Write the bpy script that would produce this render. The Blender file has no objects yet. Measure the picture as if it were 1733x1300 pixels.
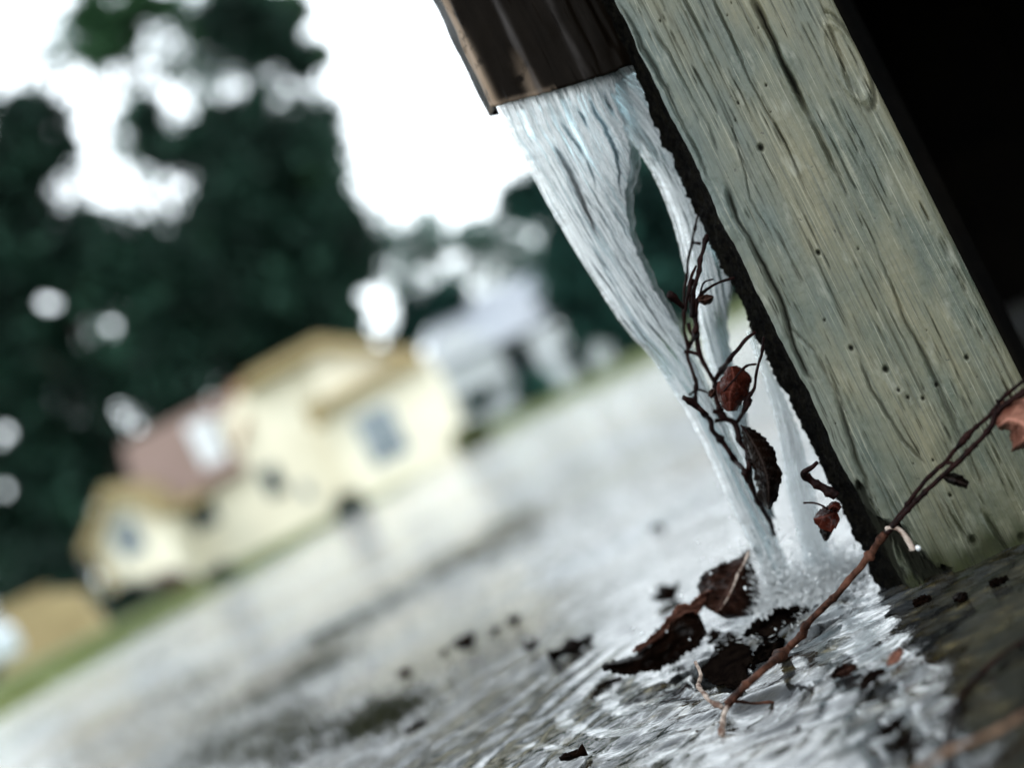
import bpy, math, random
import numpy as np
from mathutils import Matrix, Vector
random.seed(7); RNG = np.random.default_rng(11)
S = bpy.context.scene
COL = S.collection

# ------------------------------------------------------------------ camera
CAM_H = 0.145; ROLL = math.radians(26.0); FPX = 2380.0; HZ = -62.0
PITCH = math.atan(-HZ / FPX)
FW = np.array([0, math.cos(PITCH), math.sin(PITCH)])
UP = np.array([0, -math.sin(PITCH), math.cos(PITCH)])
RT = np.array([1.0, 0, 0])
ex = math.cos(ROLL) * RT - math.sin(ROLL) * UP
ey = math.sin(ROLL) * RT + math.cos(ROLL) * UP
cd = bpy.data.cameras.new('camera'); cam = bpy.data.objects.new('camera', cd); COL.objects.link(cam)
M = Matrix.Identity(4)
for i in range(3):
    M[i][0] = ex[i]; M[i][1] = ey[i]; M[i][2] = -FW[i]
M[2][3] = CAM_H
cam.matrix_world = M
cd.sensor_width = 36.0; cd.lens = FPX / 1733 * 36; cd.clip_start = 0.02; cd.clip_end = 2000
cd.dof.use_dof = True; cd.dof.focus_distance = 0.617; cd.dof.aperture_fstop = 3.7
S.camera = cam

# ------------------------------------------------------------------ sky, sun, exposure
SUN_EL, SUN_AZ = math.radians(52), math.radians(215)
W = bpy.data.worlds.new('World'); S.world = W; W.use_nodes = True
nt = W.node_tree; nt.nodes.clear()
out = nt.nodes.new('ShaderNodeOutputWorld'); bg = nt.nodes.new('ShaderNodeBackground')
sky = nt.nodes.new('ShaderNodeTexSky'); sky.sky_type = 'NISHITA'; sky.sun_disc = False
sky.sun_elevation = SUN_EL; sky.sun_rotation = SUN_AZ; sky.dust_density = 4; sky.air_density = 1.0
geo = nt.nodes.new('ShaderNodeTexCoord'); sep = nt.nodes.new('ShaderNodeSeparateXYZ')
ramp = nt.nodes.new('ShaderNodeValToRGB'); e = ramp.color_ramp.elements
# sky dimmed overhead, out of view, to darken wave troughs; bright band below
e[0].position = 0.0; e[0].color = (13.5, 15.2, 15.6, 1)
e[1].position = 1.0; e[1].color = (5.5, 6.2, 6.8, 1)
a = e.new(0.14); a.color = (19.5, 21.4, 22.3, 1)
a = e.new(0.40); a.color = (21, 23, 24.5, 1)
a = e.new(0.64); a.color = (8.5, 9.6, 10.4, 1)
mix = nt.nodes.new('ShaderNodeMix'); mix.data_type = 'RGBA'; mix.inputs[0].default_value = 0.93
nt.links.new(geo.outputs['Generated'], sep.inputs[0]); nt.links.new(sep.outputs[2], ramp.inputs[0])
nt.links.new(sky.outputs[0], mix.inputs[6]); nt.links.new(ramp.outputs[0], mix.inputs[7])
nt.links.new(mix.outputs[2], bg.inputs[0]); bg.inputs[1].default_value = 0.12
nt.links.new(bg.outputs[0], out.inputs[0])
sd = bpy.data.lights.new('sun', 'SUN'); sd.energy = 0.7; sd.angle = math.radians(16); sd.color = (1, .95, .86)
sun = bpy.data.objects.new('sun', sd); COL.objects.link(sun)
sdir = Vector((math.sin(SUN_AZ) * math.cos(SUN_EL), math.cos(SUN_AZ) * math.cos(SUN_EL), math.sin(SUN_EL)))
sun.rotation_euler = sdir.to_track_quat('Z', 'Y').to_euler()
S.view_settings.view_transform = 'Standard'; S.view_settings.look = 'None'
S.view_settings.exposure = 0.5; S.view_settings.gamma = 1.0
S.render.engine = 'CYCLES'; S.cycles.use_denoising = True
S.cycles.max_bounces = 8; S.cycles.transparent_max_bounces = 24; S.cycles.caustics_reflective = False
S.cycles.sample_clamp_indirect = 6

# ------------------------------------------------------------------ helpers: geometry of the view
def hv(x, y):
    dx = x - 866.5; dy = 650 - y
    return dx * math.cos(ROLL) + dy * math.sin(ROLL), -dx * math.sin(ROLL) + dy * math.cos(ROLL)
def HV(h, v, D):
    d = FW * FPX + RT * h + UP * v
    return np.array([0, 0, CAM_H]) + d * (D / d[1])
def P(x, y, D):
    return HV(*hv(x, y), D)
def G(x, y, z=0.0):
    h, v = hv(x, y); d = FW * FPX + RT * h + UP * v
    return np.array([0, 0, CAM_H]) + d * ((z - CAM_H) / d[2])
def to_px(p):                                   # (n,3) -> pixel coordinates of the frame
    q = p - np.array([0, 0, CAM_H]); w = q @ FW
    X = q @ ex / w * FPX; Y = q @ ey / w * FPX
    return X + 866.5, 650 - Y

# ------------------------------------------------------------------ helpers: noise
def _h(ix, iy, iz, seed):
    n = (ix.astype(np.int64) * 374761393 + iy.astype(np.int64) * 668265263 + iz.astype(np.int64) * 2147483647 + seed * 1274126177) & 0xffffffff
    n = ((n ^ (n >> 13)) * 1274126177) & 0xffffffff
    n = ((n ^ (n >> 16)) * 2246822519) & 0xffffffff
    return ((n ^ (n >> 15)) & 0xffff) / 65535.0
def noise(x, y, z=0.0, seed=0):
    x, y, z = np.broadcast_arrays(np.asarray(x, float), np.asarray(y, float), np.asarray(z, float))
    ix, iy, iz = np.floor(x), np.floor(y), np.floor(z)
    fx, fy, fz = x - ix, y - iy, z - iz
    s = lambda t: t * t * t * (t * (t * 6 - 15) + 10)
    fx, fy, fz = s(fx), s(fy), s(fz); r = 0
    for a in (0, 1):
        for b in (0, 1):
            for c in (0, 1):
                r = r + _h(ix + a, iy + b, iz + c, seed) * (fx if a else 1 - fx) * (fy if b else 1 - fy) * (fz if c else 1 - fz)
    return r * 2 - 1
def fbm(x, y, z=0.0, o=4, seed=0, g=.5):
    r = 0; a = 1; t = 0
    for k in range(o):
        r = r + a * noise(np.asarray(x) * 2 ** k, np.asarray(y) * 2 ** k, np.asarray(z) * 2 ** k, seed + k * 17); t += a; a *= g
    return r / t
def sstep(a, b, x):
    t = np.clip((x - a) / (b - a), 0, 1); return t * t * (3 - 2 * t)

# ------------------------------------------------------------------ helpers: meshes and objects
def mesh_obj(name, V, F, mat, parent=None, smooth=True, attrs=None, uv=None):
    me = bpy.data.meshes.new(name)
    V = np.asarray(V, dtype=np.float32); F = np.asarray(F) if not isinstance(F, list) else F
    if isinstance(F, np.ndarray):
        k = F.shape[1]; me.vertices.add(len(V)); me.vertices.foreach_set('co', V.ravel())
        me.loops.add(F.size); me.loops.foreach_set('vertex_index', F.ravel().astype(np.int32))
        me.polygons.add(len(F)); me.polygons.foreach_set('loop_start', np.arange(0, F.size, k, dtype=np.int32))
        me.polygons.foreach_set('loop_total', np.full(len(F), k, dtype=np.int32))
        me.update(calc_edges=True)
    else:
        me.from_pydata([tuple(map(float, v)) for v in V], [], F)
    me.validate()
    if smooth: me.polygons.foreach_set('use_smooth', [True] * len(me.polygons))
    for k, vals in (attrs or {}).items():
        at = me.attributes.new(k, 'FLOAT', 'POINT'); at.data.foreach_set('value', np.asarray(vals, dtype=np.float32))
    if uv is not None:
        at = me.attributes.new('flow', 'FLOAT_VECTOR', 'POINT'); at.data.foreach_set('vector', np.asarray(uv, dtype=np.float32).ravel())
    for m in (mat if isinstance(mat, (list, tuple)) else [mat]): me.materials.append(m)
    o = bpy.data.objects.new(name, me); COL.objects.link(o)
    if parent: o.parent = parent; o.matrix_parent_inverse = parent.matrix_world.inverted() if False else Matrix.Translation(-Vector(parent.location))
    return o
def empty(name, loc):
    o = bpy.data.objects.new(name, None); COL.objects.link(o); o.location = tuple(map(float, loc)); o.empty_display_size = .05
    return o
def tag(o, label=None, cat=None, group=None, kind=None):
    if label: o['label'] = label
    if cat: o['category'] = cat
    if group: o['group'] = group
    if kind: o['kind'] = kind
    return o
def grid_faces(nu, nv, wrap=False):
    i = np.arange(nu - (0 if wrap else 1)); j = np.arange(nv - 1)
    I, J = np.meshgrid(i, j, indexing='ij'); I2 = (I + 1) % nu
    return np.stack([I * nv + J, I2 * nv + J, I2 * nv + J + 1, I * nv + J + 1], -1).reshape(-1, 4)
class MB:
    def __init__(s): s.v = []; s.f = []; s.mi = []
    def add(s, V, F, mi=0):
        b = len(s.v); s.v += [tuple(map(float, v)) for v in V]; s.f += [tuple(int(i) + b for i in f) for f in F]; s.mi += [mi] * len(F); return s
    def box(s, c, d, rz=0, mi=0):
        x, y, z = [k / 2 for k in d]; R = Matrix.Rotation(rz, 3, 'Z'); c = Vector(c)
        V = [c + R @ Vector((a * x, b * y, e * z)) for a in (-1, 1) for b in (-1, 1) for e in (-1, 1)]
        return s.add(V, [(0, 1, 3, 2), (4, 6, 7, 5), (0, 4, 5, 1), (2, 3, 7, 6), (0, 2, 6, 4), (1, 5, 7, 3)], mi)
    def prism(s, front, back):
        n = len(front); F = [tuple(range(n)), tuple(range(2 * n - 1, n - 1, -1))] + [(i, i + n, (i + 1) % n + n, (i + 1) % n) for i in range(n)]
        return s.add(list(front) + list(back), F)
    def build(s, name, mat, parent=None, smooth=False, bevel=0):
        o = mesh_obj(name, s.v, s.f, mat, parent, smooth)
        if bevel:
            m = o.modifiers.new('b', 'BEVEL'); m.width = bevel; m.segments = 2; m.limit_method = 'ANGLE'
        return o
def resample(pts, n):
    p = np.asarray(pts, float)
    if len(p) == 2: return p[0] + (p[1] - p[0]) * np.linspace(0, 1, n)[:, None]
    q = np.vstack([2 * p[0] - p[1], p, 2 * p[-1] - p[-2]])
    L = np.concatenate([[0], np.cumsum(np.linalg.norm(np.diff(p[:, :2], axis=0), axis=1))])
    t = np.linspace(0, L[-1], n); k = np.clip(np.searchsorted(L, t, side='right') - 1, 0, len(p) - 2)
    u = ((t - L[k]) / np.maximum(L[k + 1] - L[k], 1e-9))[:, None]
    a, b, c, d = q[k], q[k + 1], q[k + 2], q[k + 3]
    return .5 * ((2 * b) + (c - a) * u + (2 * a - 5 * b + 4 * c - d) * u * u + (3 * b - 3 * c + d - a) * u ** 3)
def tube_arrays(pts, rad, sides=8, knob=.22, seed=0, cap=True):
    """pts (n,3) world, rad (n) -> verts, faces"""
    p = np.asarray(pts, float); n = len(p); T = np.gradient(p, axis=0); T /= np.linalg.norm(T, axis=1)[:, None] + 1e-12
    ref = np.array([0.3, 1, .2]); A = np.cross(T, ref); A /= np.linalg.norm(A, axis=1)[:, None]; B = np.cross(T, A)
    L = np.concatenate([[0], np.cumsum(np.linalg.norm(np.diff(p, axis=0), axis=1))])
    th = np.arange(sides) / sides * 2 * math.pi
    r0 = float(np.mean(rad))
    r = rad[:, None] * (1 + knob * fbm(L[:, None] / (r0 * 5), th[None, :] * .8, seed, 3, seed) * 1.6)
    V = p[:, None] + r[..., None] * (np.cos(th)[None, :, None] * A[:, None] + np.sin(th)[None, :, None] * B[:, None])
    V = V.reshape(-1, 3); F = []
    for i in range(n - 1):
        for j in range(sides):
            a = i * sides + j; b = i * sides + (j + 1) % sides
            F.append((a, b, b + sides, a + sides))
    if cap: F.append(tuple(range(sides))[::-1]); F.append(tuple(range((n - 1) * sides, n * sides)))
    return V, F
def twig_mb(mb, pxs, r0, r1=None, seed=0, step=4.0, jit=.5, sides=8, knots=True, knob=.25):
    """pxs: (x, y, D) way-points, radii in frame pixels at that depth"""
    r1 = r0 if r1 is None else r1
    a = np.asarray(pxs, float); Ltot = np.linalg.norm(np.diff(a[:, :2], axis=0), axis=1).sum()
    n = max(5, int(Ltot / step)); q = resample(a, n)
    t = np.linspace(0, 1, n); s = np.arange(n) * step
    q[:, 0] += jit * fbm(s / 14, seed * 3.1, 0, 3, seed) * 2; q[:, 1] += jit * fbm(s / 14, seed * 5.7 + 9, 0, 3, seed + 1) * 2
    W3 = np.array([P(x, y, D) for x, y, D in q])
    rad = 1.15 * (r0 + (r1 - r0) * t) * q[:, 2] / FPX
    if knots:
        rr = np.random.default_rng(seed + 5)
        for k in range(int(Ltot / 26)):
            c = rr.uniform(0, Ltot); rad = rad * (1 + .42 * np.exp(-((s - c) / 3.6) ** 2))
    V, F = tube_arrays(W3, rad, sides, knob, seed); mb.add(V, F); return mb

# ------------------------------------------------------------------ helpers: materials
class NT:
    def __init__(s, name):
        s.m = bpy.data.materials.new(name); s.m.use_nodes = True; s.t = s.m.node_tree; s.t.nodes.clear()
        s.out = s.n('OutputMaterial')
    def n(s, k, **kw):
        x = s.t.nodes.new('ShaderNode' + k)
        for a, b in kw.items(): setattr(x, a, b)
        return x
    def l(s, a, b): s.t.links.new(a, b)
    def set(s, sock, v):
        if hasattr(v, 'is_output') or isinstance(v, bpy.types.NodeSocket): s.l(v, sock)
        else: sock.default_value = v
    def coord(s, kind='Object'): return s.n('TexCoord').outputs[kind]
    def attr(s, name, vec=False): return s.n('Attribute', attribute_name=name).outputs['Vector' if vec else 'Fac']
    def mapping(s, v, scale=(1, 1, 1), rot=(0, 0, 0), loc=(0, 0, 0)):
        m = s.n('Mapping'); s.l(v, m.inputs[0]); m.inputs['Scale'].default_value = scale; m.inputs['Rotation'].default_value = rot; m.inputs['Location'].default_value = loc
        return m.outputs[0]
    def noise(s, v, scale=5, detail=4, rough=.55, dist=0.0):
        x = s.n('TexNoise'); s.l(v, x.inputs['Vector']); x.inputs['Scale'].default_value = scale; x.inputs['Detail'].default_value = detail
        x.inputs['Roughness'].default_value = rough; x.inputs['Distortion'].default_value = dist; return x.outputs['Fac']
    def ramp(s, f, stops):
        x = s.n('ValToRGB'); s.l(f, x.inputs[0]); e = x.color_ramp.elements
        while len(e) < len(stops): e.new(.5)
        for q, (p, c) in zip(e, stops): q.position = p; q.color = (c, c, c, 1) if not hasattr(c, '__len__') else (*c, 1)
        return x.outputs[0]
    def mix(s, f, a, b, mode='MIX'):
        x = s.n('Mix', data_type='RGBA', blend_type=mode)
        for sock, v in ((x.inputs[0], f), (x.inputs[6], a), (x.inputs[7], b)):
            if isinstance(v, tuple) and len(v) == 3: v = (*v, 1)
            s.set(sock, v)
        return x.outputs[2]
    def math(s, op, a, b=0.0, clamp=False):
        x = s.n('Math', operation=op, use_clamp=clamp); s.set(x.inputs[0], a); s.set(x.inputs[1], b); return x.outputs[0]
    def bump(s, h, strength=.3, dist=.01, normal=None):
        x = s.n('Bump'); s.set(x.inputs['Height'], h); x.inputs['Strength'].default_value = strength; x.inputs['Distance'].default_value = dist
        if normal: s.l(normal, x.inputs['Normal'])
        return x.outputs[0]
    def bsdf(s, col, rough=.6, ior=1.45, normal=None, metal=0.0, spec=.5, alpha=None, coat=0.0):
        x = s.n('BsdfPrincipled')
        if isinstance(col, tuple) and len(col) == 3: col = (*col, 1)
        s.set(x.inputs['Base Color'], col); s.set(x.inputs['Roughness'], rough); s.set(x.inputs['IOR'], ior); s.set(x.inputs['Metallic'], metal)
        s.set(x.inputs['Specular IOR Level'], spec); s.set(x.inputs['Coat Weight'], coat); x.inputs['Coat Roughness'].default_value = .08
        if normal: s.l(normal, x.inputs['Normal'])
        if alpha is not None: s.set(x.inputs['Alpha'], alpha)
        return x.outputs[0]
    def done(s, sh): s.l(sh, s.out.inputs[0]); return s.m
def simple(name, c1, c2, scale=8, rough=.7, bump=.2, bd=.01, coat=0.0, spec=.5):
    n = NT(name); c = n.coord(); f = n.noise(c, scale, 5)
    return n.done(n.bsdf(n.mix(n.ramp(f, [(.35, 0.0), (.65, 1.0)]), c1, c2), rough, normal=n.bump(n.noise(c, scale * 3, 4), bump, bd), coat=coat, spec=spec))

def mat_post():
    n = NT('weathered_paint'); c = n.coord()
    st = n.mapping(c, (9, 9, 3.2)); grain = n.mapping(c, (1, 1, .06))
    blot = n.noise(st, 5.5, 5, .6); fine = n.noise(grain, 620, 6, .65); pits = n.noise(c, 260, 4, .6)
    wide = n.noise(n.mapping(c, (1, 1, .03)), 60, 5, .6, .0)
    col = n.mix(n.ramp(blot, [(.36, 0.), (.64, 1.)]), (.064, .076, .055), (.148, .136, .084))
    col = n.mix(n.ramp(wide, [(.48, 0.), (.72, .32)]), col, (.052, .068, .060))
    col = n.mix(n.math('MULTIPLY', n.attr('left'), .55), col, (.075, .10, .095))
    col = n.mix(n.ramp(fine, [(.33, .42), (.48, 0.)]), col, (.045, .05, .038))
    hair = n.noise(n.mapping(c, (1, 1, .014), rot=(0, .012, 0)), 1150, 4, .6)
    col = n.mix(n.ramp(hair, [(.35, .55), (.44, 0.)]), col, (.04, .045, .035)); col = n.mix(n.ramp(hair, [(.58, 0.), (.68, .45)]), col, (.30, .29, .22))
    col = n.mix(n.ramp(pits, [(.26, .8), (.33, 0.)]), col, (.03, .03, .022))
    col = n.mix(n.ramp(n.noise(n.mapping(c, (1, 1, .3)), 150, 3), [(.62, 0.), (.74, .5)]), col, (.26, .26, .21))
    col = n.mix(n.attr('dirt'), col, (.008, .008, .006))
    moss = n.math('MULTIPLY', n.attr('moss'), n.ramp(n.noise(c, 90, 4), [(.35, .35), (.6, 1.)]))
    col = n.mix(moss, col, (.028, .032, .014))
    b = n.bump(fine, .28, .0010); b = n.bump(pits, .3, .0012, b); b = n.bump(wide, .2, .002, b); b = n.bump(hair, .35, .0008, b)
    return n.done(n.bsdf(col, n.mix(n.attr('dirt'), n.ramp(blot, [(.3, .24), (.7, .42)]), (.9, .9, .9)), normal=b, spec=n.math('SUBTRACT', .4, n.math('MULTIPLY', n.attr('dirt'), .4), True)))
def mat_rot():
    n = NT('rotten_mossy_wood'); c = n.coord(); f = n.noise(c, 220, 6, .7)
    col = n.mix(n.ramp(f, [(.42, 0.), (.72, 1.)]), (.002, .002, .002), (.010, .009, .006))
    col = n.mix(n.ramp(n.noise(c, 420, 3), [(.70, 0.), (.78, .6)]), col, (.06, .055, .04))
    return n.done(n.bsdf(col, .75, normal=n.bump(n.noise(c, 500, 5, .7), .9, .003), spec=.02))
def mat_stream():
    n = NT('falling_water'); f = n.attr('flow', True)
    a = n.noise(n.mapping(f, (1, .028, 1)), 46, 7, .68, .2); b = n.noise(n.mapping(f, (1, .02, 1), loc=(3, 1, 0)), 120, 6, .68, .15)
    br = n.noise(n.mapping(f, (1, .10, 1), loc=(7, 2, 0)), 8, 5, .6, .6)
    h = n.math('ADD', n.math('MULTIPLY', a, .6), n.math('MULTIPLY', b, .5))
    bp = n.bump(h, .5, .003); bp = n.bump(n.noise(n.mapping(f, (1, .02, 1)), 190, 4), .5, .001, bp)
    white = n.n('BsdfDiffuse'); tr = n.n('BsdfTranslucent'); gl = n.n('BsdfGlossy'); cl = n.n('BsdfTransparent')
    wc = n.mix(n.ramp(n.math('ADD', n.math('MULTIPLY', b, .6), n.math('MULTIPLY', a, .4)), [(.43, 0.), (.49, 1.)]), (.10, .14, .16), (.97, .98, .98))  # dark streaks painted into the water colour
    n.l(wc, white.inputs[0]); n.l(wc, tr.inputs[0]); n.l(bp, white.inputs[1]); n.l(bp, tr.inputs[1]); n.l(bp, gl.inputs['Normal'])
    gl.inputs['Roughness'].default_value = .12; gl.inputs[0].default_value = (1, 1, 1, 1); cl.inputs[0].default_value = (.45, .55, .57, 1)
    m1 = n.n('MixShader'); m1.inputs[0].default_value = .68; n.l(white.outputs[0], m1.inputs[1]); n.l(tr.outputs[0], m1.inputs[2])
    m2 = n.n('MixShader'); fr = n.n('Fresnel'); fr.inputs[0].default_value = 1.45; n.l(bp, fr.inputs[1]); n.l(n.math('ADD', fr.outputs[0], .06), m2.inputs[0])
    n.l(m1.outputs[0], m2.inputs[1]); n.l(gl.outputs[0], m2.inputs[2])
    m3 = n.n('MixShader')
    clear = n.math('MAXIMUM', n.ramp(a, [(.42, .97), (.47, .05)]), n.math('MAXIMUM', n.ramp(br, [(.40, .95), (.46, .0)]), n.ramp(b, [(.36, .8), (.44, .0)])))
    clear = n.math('MAXIMUM', clear, n.attr('thin'))
    ed = n.attr('rim'); frz = n.math('SUBTRACT', n.math('MULTIPLY', ed, 1.15), n.math('ADD', n.math('MULTIPLY', a, .6), n.math('MULTIPLY', b, .4)))
    clear = n.math('MAXIMUM', clear, n.ramp(frz, [(.0, 0.), (.12, 1.)]))
    n.l(n.mix(n.math('MAXIMUM', n.attr('veil'), ed, True), n.mix(n.attr('thin'), (.62, .70, .72), (.08, .13, .15)), (.93, .96, .97)), cl.inputs[0])  # clear parts tinted dark, standing in for refracted trees behind
    # clear water still keeps a glint
    m4 = n.n('MixShader'); n.l(n.math('MULTIPLY', fr.outputs[0], .5, True), m4.inputs[0]); n.l(cl.outputs[0], m4.inputs[1]); n.l(gl.outputs[0], m4.inputs[2])
    n.l(clear, m3.inputs[0]); n.l(m2.outputs[0], m3.inputs[1]); n.l(m4.outputs[0], m3.inputs[2])
    return n.done(m3.outputs[0])
def mat_spray():
    n = NT('splash_water'); d = n.n('BsdfDiffuse'); t = n.n('BsdfTranslucent'); g = n.n('BsdfGlossy'); c = n.n('BsdfTransparent')
    d.inputs[0].default_value = (.96, .98, .99, 1); t.inputs[0].default_value = (.96, .98, .99, 1); g.inputs['Roughness'].default_value = .1
    c.inputs[0].default_value = (.9, .95, .96, 1)
    a = n.n('MixShader'); a.inputs[0].default_value = .5; n.l(d.outputs[0], a.inputs[1]); n.l(t.outputs[0], a.inputs[2])
    b = n.n('MixShader'); b.inputs[0].default_value = .3; n.l(a.outputs[0], b.inputs[1]); n.l(g.outputs[0], b.inputs[2])
    e_ = n.n('MixShader'); e_.inputs[0].default_value = .15; n.l(b.outputs[0], e_.inputs[1]); n.l(c.outputs[0], e_.inputs[2])
    return n.done(e_.outputs[0])
def mat_water():
    n = NT('flood_water'); c = n.coord()
    rot = (0, 0, math.radians(-40))
    near = n.mapping(c, (1, 1.9, 1), rot)
    r1 = n.noise(near, 46, 5, .6, .5); r2 = n.noise(near, 120, 5, .62, .3); r3 = n.noise(c, 9, 4, .55, .2); r4 = n.noise(c, 1.2, 3)
    foam = n.attr('foam')
    fm = n.math('MULTIPLY', foam, n.ramp(n.noise(near, 75, 6, .7, .6), [(.40, 0.), (.56, 1.)]))
    mud = n.mix(n.ramp(n.noise(n.mapping(c, (1, 1.5, 1)), 26, 5, .7), [(.45, 0.), (.66, 1.)]), (.002, .002, .002), n.mix(n.ramp(n.noise(n.mapping(c, (1, 1.5, 1)), 70, 5, .7), [(.52, 0.), (.64, 1.)]), (.020, .016, .008), (.10, .08, .035)))
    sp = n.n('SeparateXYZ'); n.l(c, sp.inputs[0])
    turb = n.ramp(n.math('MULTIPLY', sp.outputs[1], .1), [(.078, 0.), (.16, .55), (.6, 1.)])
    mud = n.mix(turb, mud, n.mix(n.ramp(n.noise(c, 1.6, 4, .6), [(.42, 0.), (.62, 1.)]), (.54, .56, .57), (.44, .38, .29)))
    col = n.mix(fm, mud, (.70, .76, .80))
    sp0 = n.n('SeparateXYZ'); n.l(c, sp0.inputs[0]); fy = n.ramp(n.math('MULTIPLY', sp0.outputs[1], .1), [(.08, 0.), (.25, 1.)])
    b = n.bump(n.math('MULTIPLY', r3, fy), .8, .03); b = n.bump(n.math('MULTIPLY', r1, n.math('ADD', fy, .06)), .9, .007, b); b = n.bump(n.ramp(r2, [(.36, 0.), (.5, 1.)]), .15, .0008, b)
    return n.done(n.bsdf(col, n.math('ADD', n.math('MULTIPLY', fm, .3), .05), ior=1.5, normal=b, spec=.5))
def mat_leaf(name, c1, c2, rough=.5, coat=.0):
    n = NT(name); c = n.coord(); f = n.noise(c, 60, 5, .6)
    v = n.attr('vein'); col = n.mix(n.ramp(f, [(.35, 0.), (.68, 1.)]), c1, c2)
    col = n.mix(n.ramp(n.noise(c, 230, 4), [(.58, 0.), (.7, .8)]), col, tuple(k * .25 for k in c1))
    col = n.mix(n.math('MULTIPLY', v, .7), col, tuple(min(1, k * 2.2 + .02) for k in c2))
    x = n.bsdf(col, .28, normal=n.bump(n.noise(c, 260, 5), .8, .004), coat=coat, spec=n.ramp(n.noise(c, 140, 4, .6), [(.56, .01), (.66, .30)]))
    t = n.n('BsdfTranslucent'); n.l(col, t.inputs[0]); m = n.n('MixShader'); m.inputs[0].default_value = .22; n.l(x, m.inputs[1]); n.l(t.outputs[0], m.inputs[2])
    return n.done(m.outputs[0])
def mat_twig(name, c1, c2, rough=.5, coat=.02):
    n = NT(name); c = n.coord(); f = n.noise(n.mapping(c, (1, 1, .5)), 170, 5, .65)
    col = n.mix(n.ramp(f, [(.4, 0.), (.66, 1.)]), c1, c2)
    return n.done(n.bsdf(col, rough, normal=n.bump(n.noise(c, 520, 4), .6, .0015), coat=coat, spec=.03))
def mat_spout():
    n = NT('painted_downspout_metal'); c = n.coord()
    worn = n.math('MULTIPLY', n.attr('worn'), n.ramp(n.noise(c, 85, 6, .65), [(.38, 0.), (.5, 1.)]))
    col = n.mix(n.noise(c, 30, 4), (.002, .0013, .0008), (.006, .004, .0025))
    rib_glints = n.math('MULTIPLY', n.attr('rib'), n.ramp(n.noise(n.mapping(c, (1, 1, .25)), 60, 4), [(.38, .15), (.6, 1.)]))
    drip = n.noise(n.mapping(c, (1, 1, .05)), 160, 4)
    col = n.mix(n.ramp(drip, [(.62, 0.), (.75, .5)]), col, (.008, .006, .005))
    tan_ = n.mix(n.noise(c, 60, 4), (.16, .11, .07), (.34, .26, .20))
    col = n.mix(worn, col, tan_)
    col = n.mix(n.math('MULTIPLY', rib_glints, .55), col, (.14, .125, .12))  # highlight painted along each rib
    return n.done(n.bsdf(col, n.mix(worn, (.42, .42, .42), (.5, .5, .5)), normal=n.bump(n.noise(c, 55, 4), .35, .002), spec=.03))
def mat_foliage(name, c1, c2, transl=.25):
    n = NT(name); r = n.n('ObjectInfo').outputs['Random']; g = n.n('NewGeometry').outputs['Random Per Island']
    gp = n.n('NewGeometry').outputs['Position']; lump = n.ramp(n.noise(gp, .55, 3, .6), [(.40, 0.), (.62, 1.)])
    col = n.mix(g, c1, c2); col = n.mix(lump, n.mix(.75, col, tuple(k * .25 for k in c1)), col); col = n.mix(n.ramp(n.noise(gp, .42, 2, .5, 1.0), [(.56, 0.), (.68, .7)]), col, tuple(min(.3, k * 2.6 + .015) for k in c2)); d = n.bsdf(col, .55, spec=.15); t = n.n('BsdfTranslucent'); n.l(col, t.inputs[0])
    m = n.n('MixShader'); m.inputs[0].default_value = transl; n.l(d, m.inputs[1]); n.l(t.outputs[0], m.inputs[2])
    return n.done(m.outputs[0])
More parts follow.
